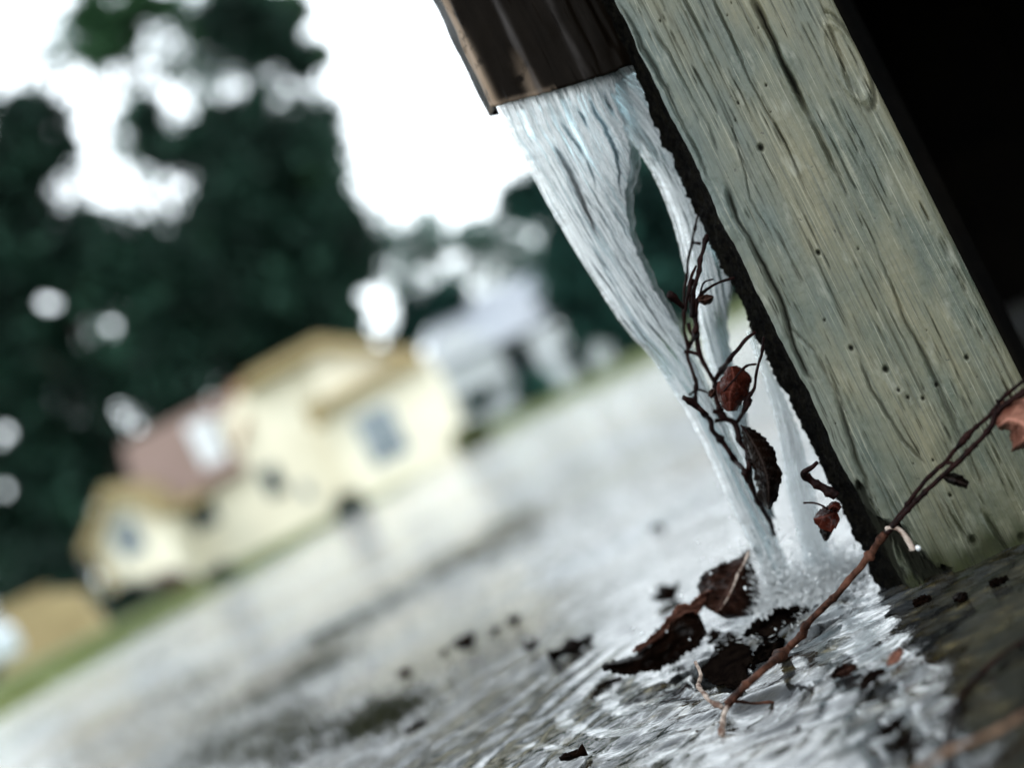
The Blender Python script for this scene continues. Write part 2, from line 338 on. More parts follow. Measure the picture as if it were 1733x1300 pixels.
MT = dict(
    post=mat_post(), rot=mat_rot(), stream=mat_stream(), spray=mat_spray(), water=mat_water(), spout=mat_spout(),
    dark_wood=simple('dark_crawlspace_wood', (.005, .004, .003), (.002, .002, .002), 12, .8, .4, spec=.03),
    soil=simple('wet_soil', (.02, .016, .01), (.05, .04, .022), 20, .8, .6),
    lawn=simple('lawn', (.07, .10, .03), (.15, .17, .06), 1.2, .9, .7, .05),
    grass=mat_foliage('grass_blades', (.07, .11, .02), (.22, .24, .06)),
    weed=mat_foliage('drowned_weed', (.03, .036, .018), (.12, .12, .06)),
    leaf_red=mat_leaf('dead_leaf_red', (.014, .003, .002), (.055, .012, .007)),
    leaf_dark=mat_leaf('dead_leaf_dark', (.002, .0012, .0008), (.008, .0035, .002)),
    hollow_black=simple('black_hollow_sheet', (.0015, .001, .001), (.006, .004, .003), 90, .8, .6, .003, spec=.0),  # flat black, stands in for dark water hollows
    leaf_brown=mat_leaf('dead_leaf_brown', (.004, .002, .0015), (.035, .015, .010)),
    leaf_pink=mat_leaf('dead_leaf_pale', (.07, .022, .014), (.26, .12, .085)),
    vine=mat_twig('dark_vine_bark', (.004, .002, .002), (.016, .006, .005)),
    branch=mat_twig('brown_branch_bark', (.014, .006, .004), (.09, .038, .024)),
    branch_tan=mat_twig('tan_branch_bark', (.06, .034, .022), (.20, .125, .085)),
    stem_pale=mat_twig('wet_pale_stem', (.10, .06, .045), (.50, .42, .36)),
    cream=simple('cream_wall', (.68, .63, .50), (.76, .715, .58), 1.5, .8, .1),
    ochre=simple('ochre_trim', (.24, .18, .085), (.33, .255, .125), 2, .7, .1),
    mauve=simple('mauve_roof_shingles', (.17, .115, .095), (.23, .16, .135), 6, .8, .3),
    brown_roof=simple('brown_roof', (.28, .15, .08), (.36, .20, .12), 4, .8, .2),
    white=simple('white_wall', (.58, .61, .64), (.64, .66, .68), 1.5, .7, .1),
    grey_roof=simple('pale_grey_roof', (.42, .45, .50), (.55, .57, .62), 3, .7, .2),
    glass=simple('window_glass', (.01, .02, .022), (.03, .05, .055), .8, .5, .05, spec=.1),
    blue_glass=simple('pale_window_blind', (.09, .12, .14), (.17, .21, .24), .8, .5, .05),
    carpaint=simple('pale_car_paint', (.62, .68, .74), (.66, .72, .78), .5, .2, .0, coat=1.),
    tyre=simple('tyre_rubber', (.01, .01, .01), (.02, .02, .02), 10, .8, .1),
    bark=simple('tree_bark', (.02, .018, .014), (.06, .05, .04), 4, .9, .6),
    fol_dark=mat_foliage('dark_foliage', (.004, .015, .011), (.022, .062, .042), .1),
    fol_mid=mat_foliage('mid_foliage', (.020, .065, .030), (.070, .17, .075), .2),
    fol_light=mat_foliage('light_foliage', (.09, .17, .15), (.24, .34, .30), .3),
    fol_teal=mat_foliage('blue_green_foliage', (.006, .028, .026), (.030, .095, .075), .15),
    fol_red=mat_foliage('red_shrub_foliage', (.05, .008, .010), (.12, .02, .022), .2),
)

# ------------------------------------------------------------------ water surface
def axis(dense0, dense1, step, lo, hi, g=1.035):
    a = list(np.arange(dense0, dense1, step)); s = step; x = a[-1]
    while x < hi: s *= g; x += s; a.append(x)
    s = step; x = a[0]; b = []
    while x > lo: s *= g; x -= s; b.append(x)
    return np.array(b[::-1] + a)
SPL = G(1338, 1032)                    # where the jet meets the water
SPL2 = G(1400, 985)
def wave(x, y):
    ca, sa = math.cos(math.radians(40)), math.sin(math.radians(40))
    u = x * ca + y * sa; w = -x * sa + y * ca
    d = np.hypot(x - SPL[0], (y - SPL[1])); near = np.exp(-(d / .085) ** 2); mid = np.exp(-(d / .35) ** 2)
    far = np.exp(-(np.maximum(y, 0) / 6) ** 2)
    ridge = lambda n_, k: 1 - np.sqrt(n_ * n_ + k * k)
    h = .0040 * near * fbm(x * 70, y * 70, 0, 4, 3, .55)
    # long sharp-troughed wavelets running down the current
    n1 = fbm(u * 11 + .7 * fbm(x * 9, y * 9, 0, 2, 12), w * 24, 0, 2, 5, .5); n2 = fbm(u * 24, w * 56 + fbm(x * 20, y * 20, 0, 2, 13), 0, 2, 6, .5)
    patch_ = sstep(-.25, .35, fbm(x * 7, y * 7, 0, 2, 14))
    h = h - 0.0040 * far * (.25 + .75 * patch_) * ridge(n1, .07) ** 6 * .8 - .0014 * far * (.15 + .85 * patch_) * ridge(n2, .08) ** 5
    h = h + .0007 * np.exp(-(d / .25) ** 2) * np.sin(d * 260 + 3 * fbm(x * 14, y * 14, 0, 2, 8))
    h = h + .0018 * fbm(x * 5, y * 9, 0, 3, 9) * np.exp(-(np.maximum(y, 0) / 12) ** 2)
    for (gx_, gy_, rx_, ry_, dp) in ((1232, 1122, .019, .022, .0105), (1262, 1090, .014, .012, .006), (1350, 1075, .024, .010, .008), (1300, 1100, .020, .012, .006), (1440, 965, .012, .012, .005), (1290, 1195, .016, .02, .004)):
        g = G(gx_, gy_); q = np.hypot((x - g[0] + .004 * fbm(x * 60, y * 60, 0, 2, 15)) / rx_, (y - g[1] + .004 * fbm(x * 60, y * 60, 2, 2, 16)) / ry_)
        h = h - 1.25 * dp * np.exp(-(q * .85) ** 2.4) + dp * .3 * np.exp(-((q - 1.25) / .2) ** 2)
    return h
xs = axis(-.25, .24, .0021, -150, 150, 1.045); ys = axis(.47, 1.0, .0021, -20, 190, 1.04)
X, Y = np.meshgrid(xs, ys, indexing='ij')
d1 = np.hypot(X - SPL[0], (Y - SPL[1])); d2 = np.hypot(X - SPL2[0], Y - SPL2[1])
foam = np.clip(1.0 * np.exp(-(d1 / .030) ** 2) + .9 * np.exp(-(d2 / .026) ** 2) + .10 * np.exp(-(d1 / .12) ** 2), 0, 1)
foam *= np.clip(.75 + .9 * fbm(X * 60, Y * 60, 0, 3, 31), 0, 1.2)
V = np.stack([X, Y, wave(X, Y)], -1).reshape(-1, 3)
tag(mesh_obj('water', V, grid_faces(len(xs), len(ys)), MT['water'], attrs={'foam': np.clip(foam, 0, 1).ravel()}), kind='structure')

# ------------------------------------------------------------------ ground: street bed under the flood, lawn verge on the left, far lawn
def land(x, y):
    edge = -2.15 - .25 * fbm(y * .25, 0, 0, 3, 2) - .35 * np.clip((y - 6) / 12, 0, 1)
    edge = np.where(y > 45, edge + (y - 45) * .23, edge)
    z = -.07 + .10 * sstep(.35, -.45, x - edge) + .05 * sstep(0, -5, x - edge)
    z = z + .012 * fbm(x * 1.5, y * 1.5, 0, 3, 4)
    z = np.maximum(z, -.07 + .13 * sstep(85, 100, y))
    z = z + .72 * sstep(44, 62, y) * sstep(-8, 2, x + 4)
    z = np.maximum(z, -.07 + .12 * sstep(9, 12, x - y * .05) * sstep(3, 6, y))
    return z
gx = axis(-4, 0, .12, -900, 900, 1.06); gy = axis(2, 10, .15, -200, 1200, 1.05)
GX, GY = np.meshgrid(gx, gy, indexing='ij'); Z = land(GX, GY)
tag(mesh_obj('ground', np.stack([GX, GY, Z], -1).reshape(-1, 3), grid_faces(len(gx), len(gy)), MT['lawn']), kind='structure')

# grass: verge blades, and the drowned patches that break the surface
def blades(n, fn, h, w, name, label, mat):
    V = []; F = []
    for i in range(n):
        x, y, z = fn(); a = random.uniform(0, 6.3); l = h * random.uniform(.5, 1.2); ww = w * random.uniform(.6, 1.2)
        dx, dy = math.cos(a) * ww, math.sin(a) * ww; bx, by = random.gauss(0, .35) * l, random.gauss(0, .35) * l
        b = len(V); V += [(x - dx, y - dy, z), (x + dx, y + dy, z), (x + dx * .7 + bx * .4, y + dy * .7 + by * .4, z + l * .6), (x - dx * .7 + bx * .4, y - dy * .7 + by * .4, z + l * .6), (x + bx, y + by, z + l)]
        F += [(b, b + 1, b + 2, b + 3), (b + 3, b + 2, b + 4)]
    return tag(mesh_obj(name, V, F, mat, smooth=False), label, 'grass', kind='stuff')
def verge():
    y = 2.5 + 28 * random.random() ** 1.6; x = -2.1 - (y > 12) * .2 - abs(random.gauss(0, .9)) - .02 * y
    return x, y, float(land(np.array(x), np.array(y))) - .005
blades(16000, verge, .05, .004, 'grass', 'short yellow-green grass along the edge of the flooded street', MT['grass'])

# ------------------------------------------------------------------ post
FLc = np.array([HV(441, 0, .632)[0], .632]); BL = np.array([HV(406, 0, .672)[0], .672])
FR = np.array([HV(779, 0, .612)[0], .612]); BR = np.array([FR[0] + .014, .675])
nrm = np.array([-(FR - FLc)[1], (FR - FLc)[0]]); nrm = nrm / np.linalg.norm(nrm); nrm = nrm if nrm[1] < 0 else -nrm   # out of the front face, towards the camera
def front_ab(x, y):                       # frame pixel -> (across 0..1, height) on the post's front
    h, v = hv(x, y); d = FW * FPX + RT * h + UP * v; o = np.array([0, 0, CAM_H]); n3 = np.array([nrm[0], nrm[1], 0]); q = np.array([FLc[0], FLc[1], 0])
    t = ((q - o) @ n3) / (d @ n3); p = o + d * t
    return float(((p[:2] - FLc) @ (FR - FLc)) / ((FR - FLc) @ (FR - FLc))), float(p[2])
WID = float(np.linalg.norm(FR - FLc))
na = 230; zs = np.concatenate([np.arange(-.05, .40, .00062), np.linspace(.405, 2.3, 60)])
aa = np.linspace(0, 1, na); A, ZZ = np.meshgrid(aa, zs, indexing='ij')
disp = .0003 * fbm(A * 9, ZZ * 4, 0, 3, 41) + .00055 * fbm(A * 60, ZZ * 22, 0, 4, 43, .6)
rid = np.abs(fbm(A * 46 + .2 * fbm(A * 4, ZZ * 3, 0, 2, 3), ZZ * 1.0, 0, 3, 47)); disp += -.0002 * np.exp(-(rid / .028) ** 2) * sstep(-.1, .35, fbm(A * 12, ZZ * 16, 0, 2, 49))
disp += .0002 * np.exp(-((rid - .05) / .03) ** 2) * sstep(0, .4, fbm(A * 9, ZZ * 11, 0, 2, 50))
dirt = .12 * np.exp(-(rid / .022) ** 2) * sstep(.0, .35, fbm(A * 12, ZZ * 16, 0, 2, 49))
def groove(pts, wid, dep, dk, fade=None, side=.6):
    """a long split in the wood; pts in frame pixels"""
    global disp, dirt
    q = np.array([front_ab(*p) for p in pts]); zq = q[::-1, 1] if q[0, 1] > q[-1, 1] else q[:, 1]; aq = q[::-1, 0] if q[0, 1] > q[-1, 1] else q[:, 0]
    c = np.interp(ZZ, zq, aq) + .007 * fbm(ZZ * 110, 3.3, 0, 4, int(wid * 1e5), .65)
    on = sstep(zq[0] - .004, zq[0] + .006, ZZ) * sstep(zq[-1] + .004, zq[-1] - .006, ZZ)
    var = np.clip(.62 + .9 * fbm(ZZ * 26, 7.1 + wid * 100, 0, 3, int(dep * 1e5)), 0.25, 1.2)
    d = (A - c) * WID; w = wid * (.5 + var * .8)
    disp = disp - dep * var * on * np.exp(-(d / w) ** 2) + side * dep * on * var * .5 * np.exp(-((d + w * 1.8) / (w * 1.1)) ** 2)
    dirt = np.maximum(dirt, dk * on * np.clip(var * 1.5, 0, 1) * np.exp(-((d - w * .3) / (w * .75)) ** 2))
T1 = lambda L: [(1000 + x / 2.364, y / 2.364) for x, y in L]
T2 = lambda L: [(1050 + x / 3.25, 300 + y / 3.25) for x, y in L]
T6 = lambda L: [(1333 + x / 3.25, 550 + y / 3.25) for x, y in L]
groove(T1([(650, 0), (700, 100), (770, 260), (850, 420), (880, 480), (940, 600), (1000, 720)]), .0011, .0042, 1.0)
groove(T1([(770, 260), (810, 330), (860, 440)]), .0014, .004, 1.0)
groove(T1([(890, 500), (930, 590), (975, 690)]), .0013, .004, 1.0)
groove(T1([(1000, 720), (1090, 880), (1200, 1130), (1260, 1290)]) + T6([(720, 100), (900, 480), (1080, 900)]), .0004, .0012, .45)
groove(T1([(490, 0), (560, 150), (640, 330), (700, 440), (780, 580), (850, 740)]), .0004, .0014, .6)
groove(T1([(250, 120), (310, 210), (400, 380), (470, 500), (520, 640)]), .0007, .0022, .5, side=.6)
groove(T2([(580, 60), (640, 220), (720, 370), (800, 520), (870, 650), (920, 800), (960, 950), (1040, 1120)]), .0012, .003, 1.0, side=.45)
groove(T1([(100, 0), (200, 180), (300, 360), (400, 570), (470, 720)]), .0009, .002, .7, side=.45)
groove(T1([(330, 0), (450, 250), (560, 480), (640, 800), (760, 1010)]), .0003, .001, .4)
groove(T6([(0, 0), (150, 150), (270, 400), (340, 620), (420, 850), (480, 1040)]), .0012, .0028, .95, side=.45)
groove(T6([(300, 350), (340, 430), (385, 520)]), .0007, .0022, .9)
groove(T6([(230, 250), (360, 560), (480, 800), (620, 1060), (720, 1200)]), .0005, .0012, .55)
groove(T6([(390, 180), (460, 360), (640, 640), (760, 770)]), .0006, .0014, .6)
groove(T6([(700, 70), (760, 190), (860, 430), (950, 620), (1040, 860)]), .0008, .0016, .5, side=.7)
groove(T6([(820, 900), (900, 1050), (980, 1170)]), .0006, .0016, .8)
groove(T6([(1080, 1040), (1150, 1150), (1250, 1290)]), .0008, .0022, .9)
groove(T1([(950, 100), (1050, 380), (1180, 640), (1290, 900)]), .0006, .0012, .4, side=.7)
for _ in range(170):
    a0 = random.uniform(.02, .98); z0 = random.uniform(-.02, .38); L_ = random.uniform(.006, .045); w = random.uniform(.00016, .0004)
    d = (A - a0) * WID - (ZZ - z0) * random.gauss(0, .012) - .0003 * fbm(ZZ * 90, a0 * 40, 0, 2, 7); on = np.exp(-((ZZ - z0) / L_) ** 4) * np.clip(.4 + 1.6 * fbm(ZZ * 120, a0 * 77, 0, 2, 19), 0, 1)
    disp -= random.uniform(.0003, .0010) * on * np.exp(-(d / w) ** 2); dirt = np.maximum(dirt, random.uniform(.3, .85) * on * np.exp(-(d / w) ** 2)); disp += .0004 * on * np.exp(-((d + w * 2) / w) ** 2)
for _ in range(30):
    a0 = random.uniform(.05, .95); z0 = random.uniform(0, .36); L_ = random.uniform(.006, .03)
    d = (A - a0 - (ZZ - z0) * random.uniform(-.1, .1) * 5) * WID; on = np.exp(-((ZZ - z0) / L_) ** 2); w = random.uniform(.0003, .0006)
    disp -= random.uniform(.0004, .0010) * on * np.exp(-(d / w) ** 2); dirt = np.maximum(dirt, random.uniform(.3, .6) * on * np.exp(-(d / w) ** 2))
holes = [T1([(680, 590)])[0], T1([(910, 1010)])[0]] + T6([(350, 128), (540, 245), (610, 360), (662, 400), (745, 405), (1020, 1190), (1290, 1175), (895, 938), (800, 745), (985, 180), (820, 330)])
hr = [.0014, .0010, .001, .0013, .0008, .0008, .0008, .0019, .0017, .0008, .0006, .0010, .0010]
hl = [front_ab(*p) for p in holes] + [(random.uniform(.05, .95), random.uniform(0, .35)) for _ in range(14)]
hr += [random.uniform(.0003, .0006) for _ in range(14)]
for (a0, z0), r in zip(hl, hr):
    k = np.hypot((A - a0) * WID, (ZZ - z0) * .8); disp -= 1.3 * r * np.exp(-(k / r) ** 4); dirt = np.maximum(dirt, np.exp(-(k / (r * .95)) ** 4))
# blister round the knot near the right edge
a0, z0 = front_ab(*T1([(1022, 245)])[0]); k = np.hypot((A - a0) * WID / .0062, (ZZ - z0) / .0185)
disp += .0009 * np.exp(-((k - 1) / .13) ** 2) + .0004 * np.exp(-(k / .8) ** 4) - .0016 * np.exp(-((k - 1.25) / .1) ** 2) * sstep(0, .5, (A - a0) * 20)
dirt = np.maximum(dirt, .6 * np.exp(-((k - 1.25) / .09) ** 2) * sstep(0, .6, (A - a0) * 20 - (ZZ - z0) * 30))
# rounded arrises, rotten foot
edgeR = np.clip((A - 1 + .09) / .09, 0, 1); disp -= .0075 * (1 - np.sqrt(np.clip(1 - edgeR ** 2, 0, 1)))
edgeL = np.clip((.06 - A) / .06, 0, 1); disp -= .0022 * edgeL ** 2
def soft_poly(pts, soft):
    q = np.array([front_ab(*p) for p in pts]); x = A * WID; z = ZZ; ins = np.zeros(A.shape, bool); dm = np.full(A.shape, 9.)
    jx = x + .0022 * fbm(A * 40, ZZ * 120, 0, 3, 61); jz = z + .003 * fbm(A * 30, ZZ * 70, 0, 3, 63)
    for i in range(len(q)):
        x0, z0 = q[i][0] * WID, q[i][1]; x1, z1 = q[(i + 1) % len(q)][0] * WID, q[(i + 1) % len(q)][1]
        c = ((z0 > jz) != (z1 > jz)) & (jx < (x1 - x0) * (jz - z0) / (z1 - z0 + 1e-12) + x0); ins ^= c
        t = np.clip(((jx - x0) * (x1 - x0) + (jz - z0) * (z1 - z0)) / ((x1 - x0) ** 2 + (z1 - z0) ** 2), 0, 1)
        dm = np.minimum(dm, np.hypot(jx - x0 - t * (x1 - x0), jz - z0 - t * (z1 - z0)))
    return sstep(-soft, soft, np.where(ins, dm, -dm))
T5 = lambda L: [(1333 + x / 3.25, 900 + y / 3.25) for x, y in L]
rot = soft_poly(T5([(430, -120), (560, -60), (640, 0), (700, 90), (760, 150), (830, 215), (890, 210), (930, 270), (980, 330), (1000, 420), (700, 600), (400, 500), (300, 100)]), .0016)
rot = np.maximum(rot, soft_poly(T5([(1000, 245), (1080, 290), (1200, 240), (1290, 205), (1400, 160), (1500, 400), (1000, 520), (1060, 360)]), .0016))
rot = np.maximum(rot, soft_poly(T6([(380, 880), (430, 900), (470, 1000), (530, 1090), (560, 1130), (430, 1130), (380, 1000)]), .0018) * .9)
fing = .55 * soft_poly(T5([(575, 60), (620, 130), (700, 250), (800, 370), (760, 385), (660, 300), (600, 180)]), .0012)
rot = np.clip(rot - fing, 0, 1)
rim = rot * (1 - rot) * 4
disp -= .010 * rot + .0012 * rot * fbm(A * 60, ZZ * 150, 0, 4, 67); disp += .0015 * rim * fbm(A * 50, ZZ * 60, 0, 3, 69)
moss = np.clip(sstep(.085, .0, ZZ + .02 * fbm(A * 8, ZZ * 25, 0, 3, 71)) * .75 + .5 * rim + .5 * fing, 0, 1) * (1 - .9 * rot)
wet = sstep(.016, .003, ZZ + .010 * fbm(A * 14, ZZ * 30, 0, 3, 91)); dirt = np.clip(np.maximum(np.maximum(dirt, rot * .97), wet * .9), 0, 1)
left = np.clip(sstep(.42, .0, A + .25 * fbm(A * 7, ZZ * 9, 0, 3, 73)), 0, 1)
LX = .0005 * fbm(ZZ * 70, 1.2, 0, 4, 75) * sstep(.15, 0, A)           # slightly ragged left arris
base = FLc[None, None] + (A[..., None] + LX[..., None] / WID * 3) * (FR - FLc)[None, None]
pf = np.dstack([base + disp[..., None] * nrm[None, None], ZZ[..., None]])
nz = len(zs)
post = empty('post', (FLc[0], FLc[1], 0))
tag(post, 'leaning square wooden post in cracked grey-green paint with a rotten foot in the water', 'post')
# front + right side in one skin
R1 = pf[-1][None]; K = 10; t = np.linspace(0, 1, K)[1:, None, None]
back_line = np.column_stack([np.full(nz, BR[0]), np.full(nz, BR[1]), zs]); rs = R1 * (1 - t) + back_line[None] * t
skin = np.concatenate([pf, rs], 0); pad = lambda q: np.concatenate([q, np.repeat(q[-1:], K - 1, 0)], 0).ravel()
post['kind'] = 'thing'
mesh_obj('painted_timber', skin.reshape(-1, 3), grid_faces(na + K - 1, nz), MT['post'], post, attrs={'dirt': pad(dirt), 'moss': pad(moss), 'left': pad(left)})
# rotten crumbling edge between the front face and the back
ns = 70; zz = np.concatenate([np.arange(-.05, .40, .0009), np.linspace(.405, 2.3, 40)])
tt = np.linspace(0, 1, ns); TT, ZT = np.meshgrid(tt, zz, indexing='ij')
fl = np.array([np.interp(zz, zs, pf[1, :, 0]), np.interp(zz, zs, pf[1, :, 1])]).T
wv = sstep(.31, .20, zz) * .8 + .2                                    # the rot widens downwards
bxy = BL[None] * wv[:, None] + (BL * .45 + FLc * .55 + np.array([.0012, 0]))[None] * (1 - wv[:, None])
Q = fl[None] * (1 - tt[:, None, None]) + bxy[None] * tt[:, None, None]
rough = (.0016 * fbm(TT * 20, ZT * 420, 0, 3, 85, .7) + .0022 * fbm(TT * 9, ZT * 150, 0, 4, 81, .62) + .0018 * fbm(TT * 3, ZT * 45, 0, 3, 83)) * np.sin(np.clip(TT * 1.15, 0, 1) * math.pi / 2) ** .6 - .0006
Q = Q + np.stack([-rough * .96, rough * .1 * 0], -1)
rr = np.dstack([Q, ZT[..., None]])
bk = np.array([[BR[0], BR[1]]])
endcol = np.dstack([np.broadcast_to(bk[None], (1, len(zz), 2)), zz[None, :, None]])
rr = np.concatenate([rr, endcol], 0)
mesh_obj('rotten_edge', rr.reshape(-1, 3), grid_faces(ns + 1, len(zz)), MT['rot'], post)
mb = MB(); mb.add([(FLc[0], FLc[1], 2.3), (FR[0], FR[1], 2.3), (BR[0], BR[1], 2.3), (BL[0], BL[1], 2.3)], [(0, 1, 2, 3)]); mb.build('end_grain', MT['post'], post)

# ------------------------------------------------------------------ dark crawl space of the porch, right of the post
PA = -math.radians(14.8); PO = np.array([FR[0] - .02, FR[1] + .045, 0])
def pb(b, c, d, **k):                      # a board in the porch's own frame
    x, y, z = c; b.box((PO[0] + x * math.cos(PA) - y * math.sin(PA), PO[1] + x * math.sin(PA) + y * math.cos(PA), z), d, PA, **k)
porch = tag(empty('porch', (PO[0], PO[1], 0)), 'black crawl space under a raised porch, right of the painted post', 'porch')
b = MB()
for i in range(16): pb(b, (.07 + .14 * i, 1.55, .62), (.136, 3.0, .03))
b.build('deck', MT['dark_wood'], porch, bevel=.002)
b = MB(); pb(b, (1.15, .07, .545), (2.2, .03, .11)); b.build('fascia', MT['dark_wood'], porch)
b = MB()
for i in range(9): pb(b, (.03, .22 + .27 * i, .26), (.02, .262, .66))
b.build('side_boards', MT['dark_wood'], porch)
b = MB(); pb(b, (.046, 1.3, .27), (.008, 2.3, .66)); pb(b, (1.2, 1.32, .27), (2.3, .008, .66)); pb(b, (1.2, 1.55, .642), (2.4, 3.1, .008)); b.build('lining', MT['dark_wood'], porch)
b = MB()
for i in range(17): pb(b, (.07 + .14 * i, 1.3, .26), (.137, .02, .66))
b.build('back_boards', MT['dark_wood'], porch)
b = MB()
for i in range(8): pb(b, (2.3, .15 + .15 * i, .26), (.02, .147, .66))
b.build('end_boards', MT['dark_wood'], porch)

# ------------------------------------------------------------------ downspout
SD = .655
spout = empty('downspout', P(950, 140, SD + .03))
tag(spout, 'dark brown metal downspout with peeled tan paint on its corner, pouring water', 'downspout')
pl = P(835, 178, SD); pr = P(1062, 100, SD)
x0 = pl[0]; zl = pl[2]; zr = pr[2]; wS = .098; dS = .070; rS = .010
def spout_ring(n=200):
    pts = []
    segs = [('l', (x0, SD + dS - rS), (x0, SD + rS), 10), ('a', (x0 + rS, SD + rS), 180, 22), ('l', (x0 + rS, SD), (x0 + wS - rS, SD), 130),
            ('a', (x0 + wS - rS, SD + rS), 270, 14), ('l', (x0 + wS, SD + rS), (x0 + wS, SD + dS - rS), 10), ('a', (x0 + wS - rS, SD + dS - rS), 0, 12),
            ('l', (x0 + wS - rS, SD + dS), (x0 + rS, SD + dS), 14), ('a', (x0 + rS, SD + dS - rS), 90, 12)]
    for s in segs:
        if s[0] == 'l':
            for k in range(s[3]): t = k / s[3]; pts.append((s[1][0] + (s[2][0] - s[1][0]) * t, s[1][1] + (s[2][1] - s[1][1]) * t))
        else:
            for k in range(s[3]): a = math.radians(s[2] + 90 * k / s[3]); pts.append((s[1][0] + rS * math.cos(a), s[1][1] + rS * math.sin(a)))
    return np.array(pts)
ring = spout_ring(); nr = len(ring)
# shallow corrugations down the wide face
rx = ring[:, 0] - x0; frontm = (ring[:, 1] < SD + .004)
corr = np.where(frontm, .0014 * (np.exp(-((rx - .021) / .0016) ** 2) + .7 * np.exp(-((rx - .043) / .0022) ** 2) - .8 * np.exp(-((rx - .067) / .003) ** 2)), 0)
zc = np.concatenate([np.linspace(0, .006, 5), np.linspace(.008, .16, 60), np.linspace(.18, 2.0, 12)])
def spout_wall(inner):
    out_ = []
    cx, cy = x0 + wS / 2, SD + dS / 2
    for k in range(nr):
        x, y = ring[k]; y = y - corr[k]
        if inner: x = cx + (x - cx) * (1 - .0016 / (wS / 2)); y = cy + (y - cy) * (1 - .0016 / (dS / 2))
        t = (x - x0) / wS; lip = zl + (zr - zl) * ((x - x0) / (pr[0] - x0)) - .0035 * math.sin(min(1, t) * math.pi) + .0007 * float(fbm(x * 260, y * 200, 0, 3, 5))
        lip = lip + .010 * (y - SD) / dS
        out_.append([(x + .0007 * float(noise(k * .3, z * 70, 0, 2)), y + .0009 * float(noise(k * .2, z * 55, 0, 4)), lip + z) for z in zc])
    return np.array(out_)
ow, iw = spout_wall(False), spout_wall(True); nzc = len(zc)
Vs = np.concatenate([ow.reshape(-1, 3), iw.reshape(-1, 3)]); F1 = grid_faces(nr, nzc, True); F2 = grid_faces(nr, nzc, True)[:, ::-1] + nr * nzc
i = np.arange(nr); i2 = (i + 1) % nr; lipF = np.stack([i * nzc, nr * nzc + i * nzc, nr * nzc + i2 * nzc, i2 * nzc], -1)
corner = np.exp(-((ring[:, 0] - x0 - .001) / .0020) ** 2) * (ring[:, 1] < SD + rS * 1.3)
worn = corner[:, None] * sstep(.16, .02, zc)[None] + .35 * (np.exp(-((ring[:, 0] - x0 - .020) / .003) ** 2) * frontm)[:, None] * sstep(.03, .004, zc)[None]
rib_glint_mask = 1.0 * (np.exp(-((rx - .0225) / .0011) ** 2) + .7 * np.exp(-((rx - .045) / .0013) ** 2))[:, None] * np.ones(nzc)[None]  # mask for highlight lines painted on the corrugations
worn = np.clip(worn + .5 * np.exp(-(zc / .0016) ** 2)[None] * (rx < .03)[:, None], 0, 1)
mesh_obj('pipe', Vs, np.concatenate([F1, F2, lipF]), MT['spout'], spout, attrs={'worn': np.concatenate([worn.ravel(), worn.ravel() * 0]), 'rib': np.concatenate([rib_glint_mask.ravel(), rib_glint_mask.ravel() * 0])})

# ------------------------------------------------------------------ falling stream
stream = tag(empty('water_stream', SPL), 'white streaky sheet of water pouring from the downspout down to the flood', 'falling water')
def ribbon(L, R, Dt, Db, thick, seed, name, thin_fn=None, nu=110, nv=430, edge=1.6, veil=0.0, jrk=1.0, rimL=.05, rimR=.22):
    Ls = np.array(L, float); Rs = np.array(R, float)
    s = np.linspace(0, 1, nv); lp = resample(Ls, nv); rp = resample(Rs, nv)
    t = np.linspace(0, 1, nu)
    jl = edge * fbm(s * 90, 1.3, 0, 3, seed, .6) * .9; jr = edge * fbm(s * 70, 8.3, 0, 4, seed + 2, .65) * 2.8 * jrk + (jrk - 1) * 3 * fbm(s * 70, 4.4, 0, 3, seed + 9)
    wid = np.hypot(*(rp - lp).T)
    V = []; UV = []; TH = []; RM = []
    Dm = Dt + (Db - Dt) * s ** 1.3
    for face in (0, 1):
        tt_ = t if face == 0 else t[::-1][1:-1]
        for u in tt_:
            px = lp + (rp - lp) * u
            dirn = (rp - lp) / wid[:, None]
            px = px + dirn * (jl * (1 - u) ** 3 + jr * u ** 3)[:, None]
            prof = math.sin(math.pi * min(max(u, 1e-3), 1 - 1e-3)) ** .5
            col = u * wid
            rip = .0007 * fbm(col / 11, s * 4, seed, 4, seed + 3, .6) + .0004 * fbm(col / 3.2, s * 9, seed, 3, seed + 4)
            D = Dm + (-1 if face == 0 else 1) * thick * prof * .5 + rip * prof
            V.append(np.array([P(a, b_, c) for a, b_, c in zip(px[:, 0], px[:, 1], D)]))
            UV.append(np.stack([col / 237 + seed * 1.7, s * 4.0 + 0 * s, np.full(nv, face * .4)], -1))
            RM.append(np.clip(sstep(rimL, 0, u) * .75 + sstep(1 - rimR, 1, u), 0, 1) * sstep(.0, .06, s) + 0 * s)
            TH.append(thin_fn(u, s) if thin_fn else np.zeros(nv))
    n = len(V); V = np.array(V); UV = np.array(UV)
    return mesh_obj(name, V.reshape(-1, 3), grid_faces(n, nv, True), MT['stream'], stream, attrs={'thin': np.array(TH).ravel(), 'veil': np.full(n * nv, veil), 'rim': np.array(RM).ravel()}, uv=UV.reshape(-1, 3))
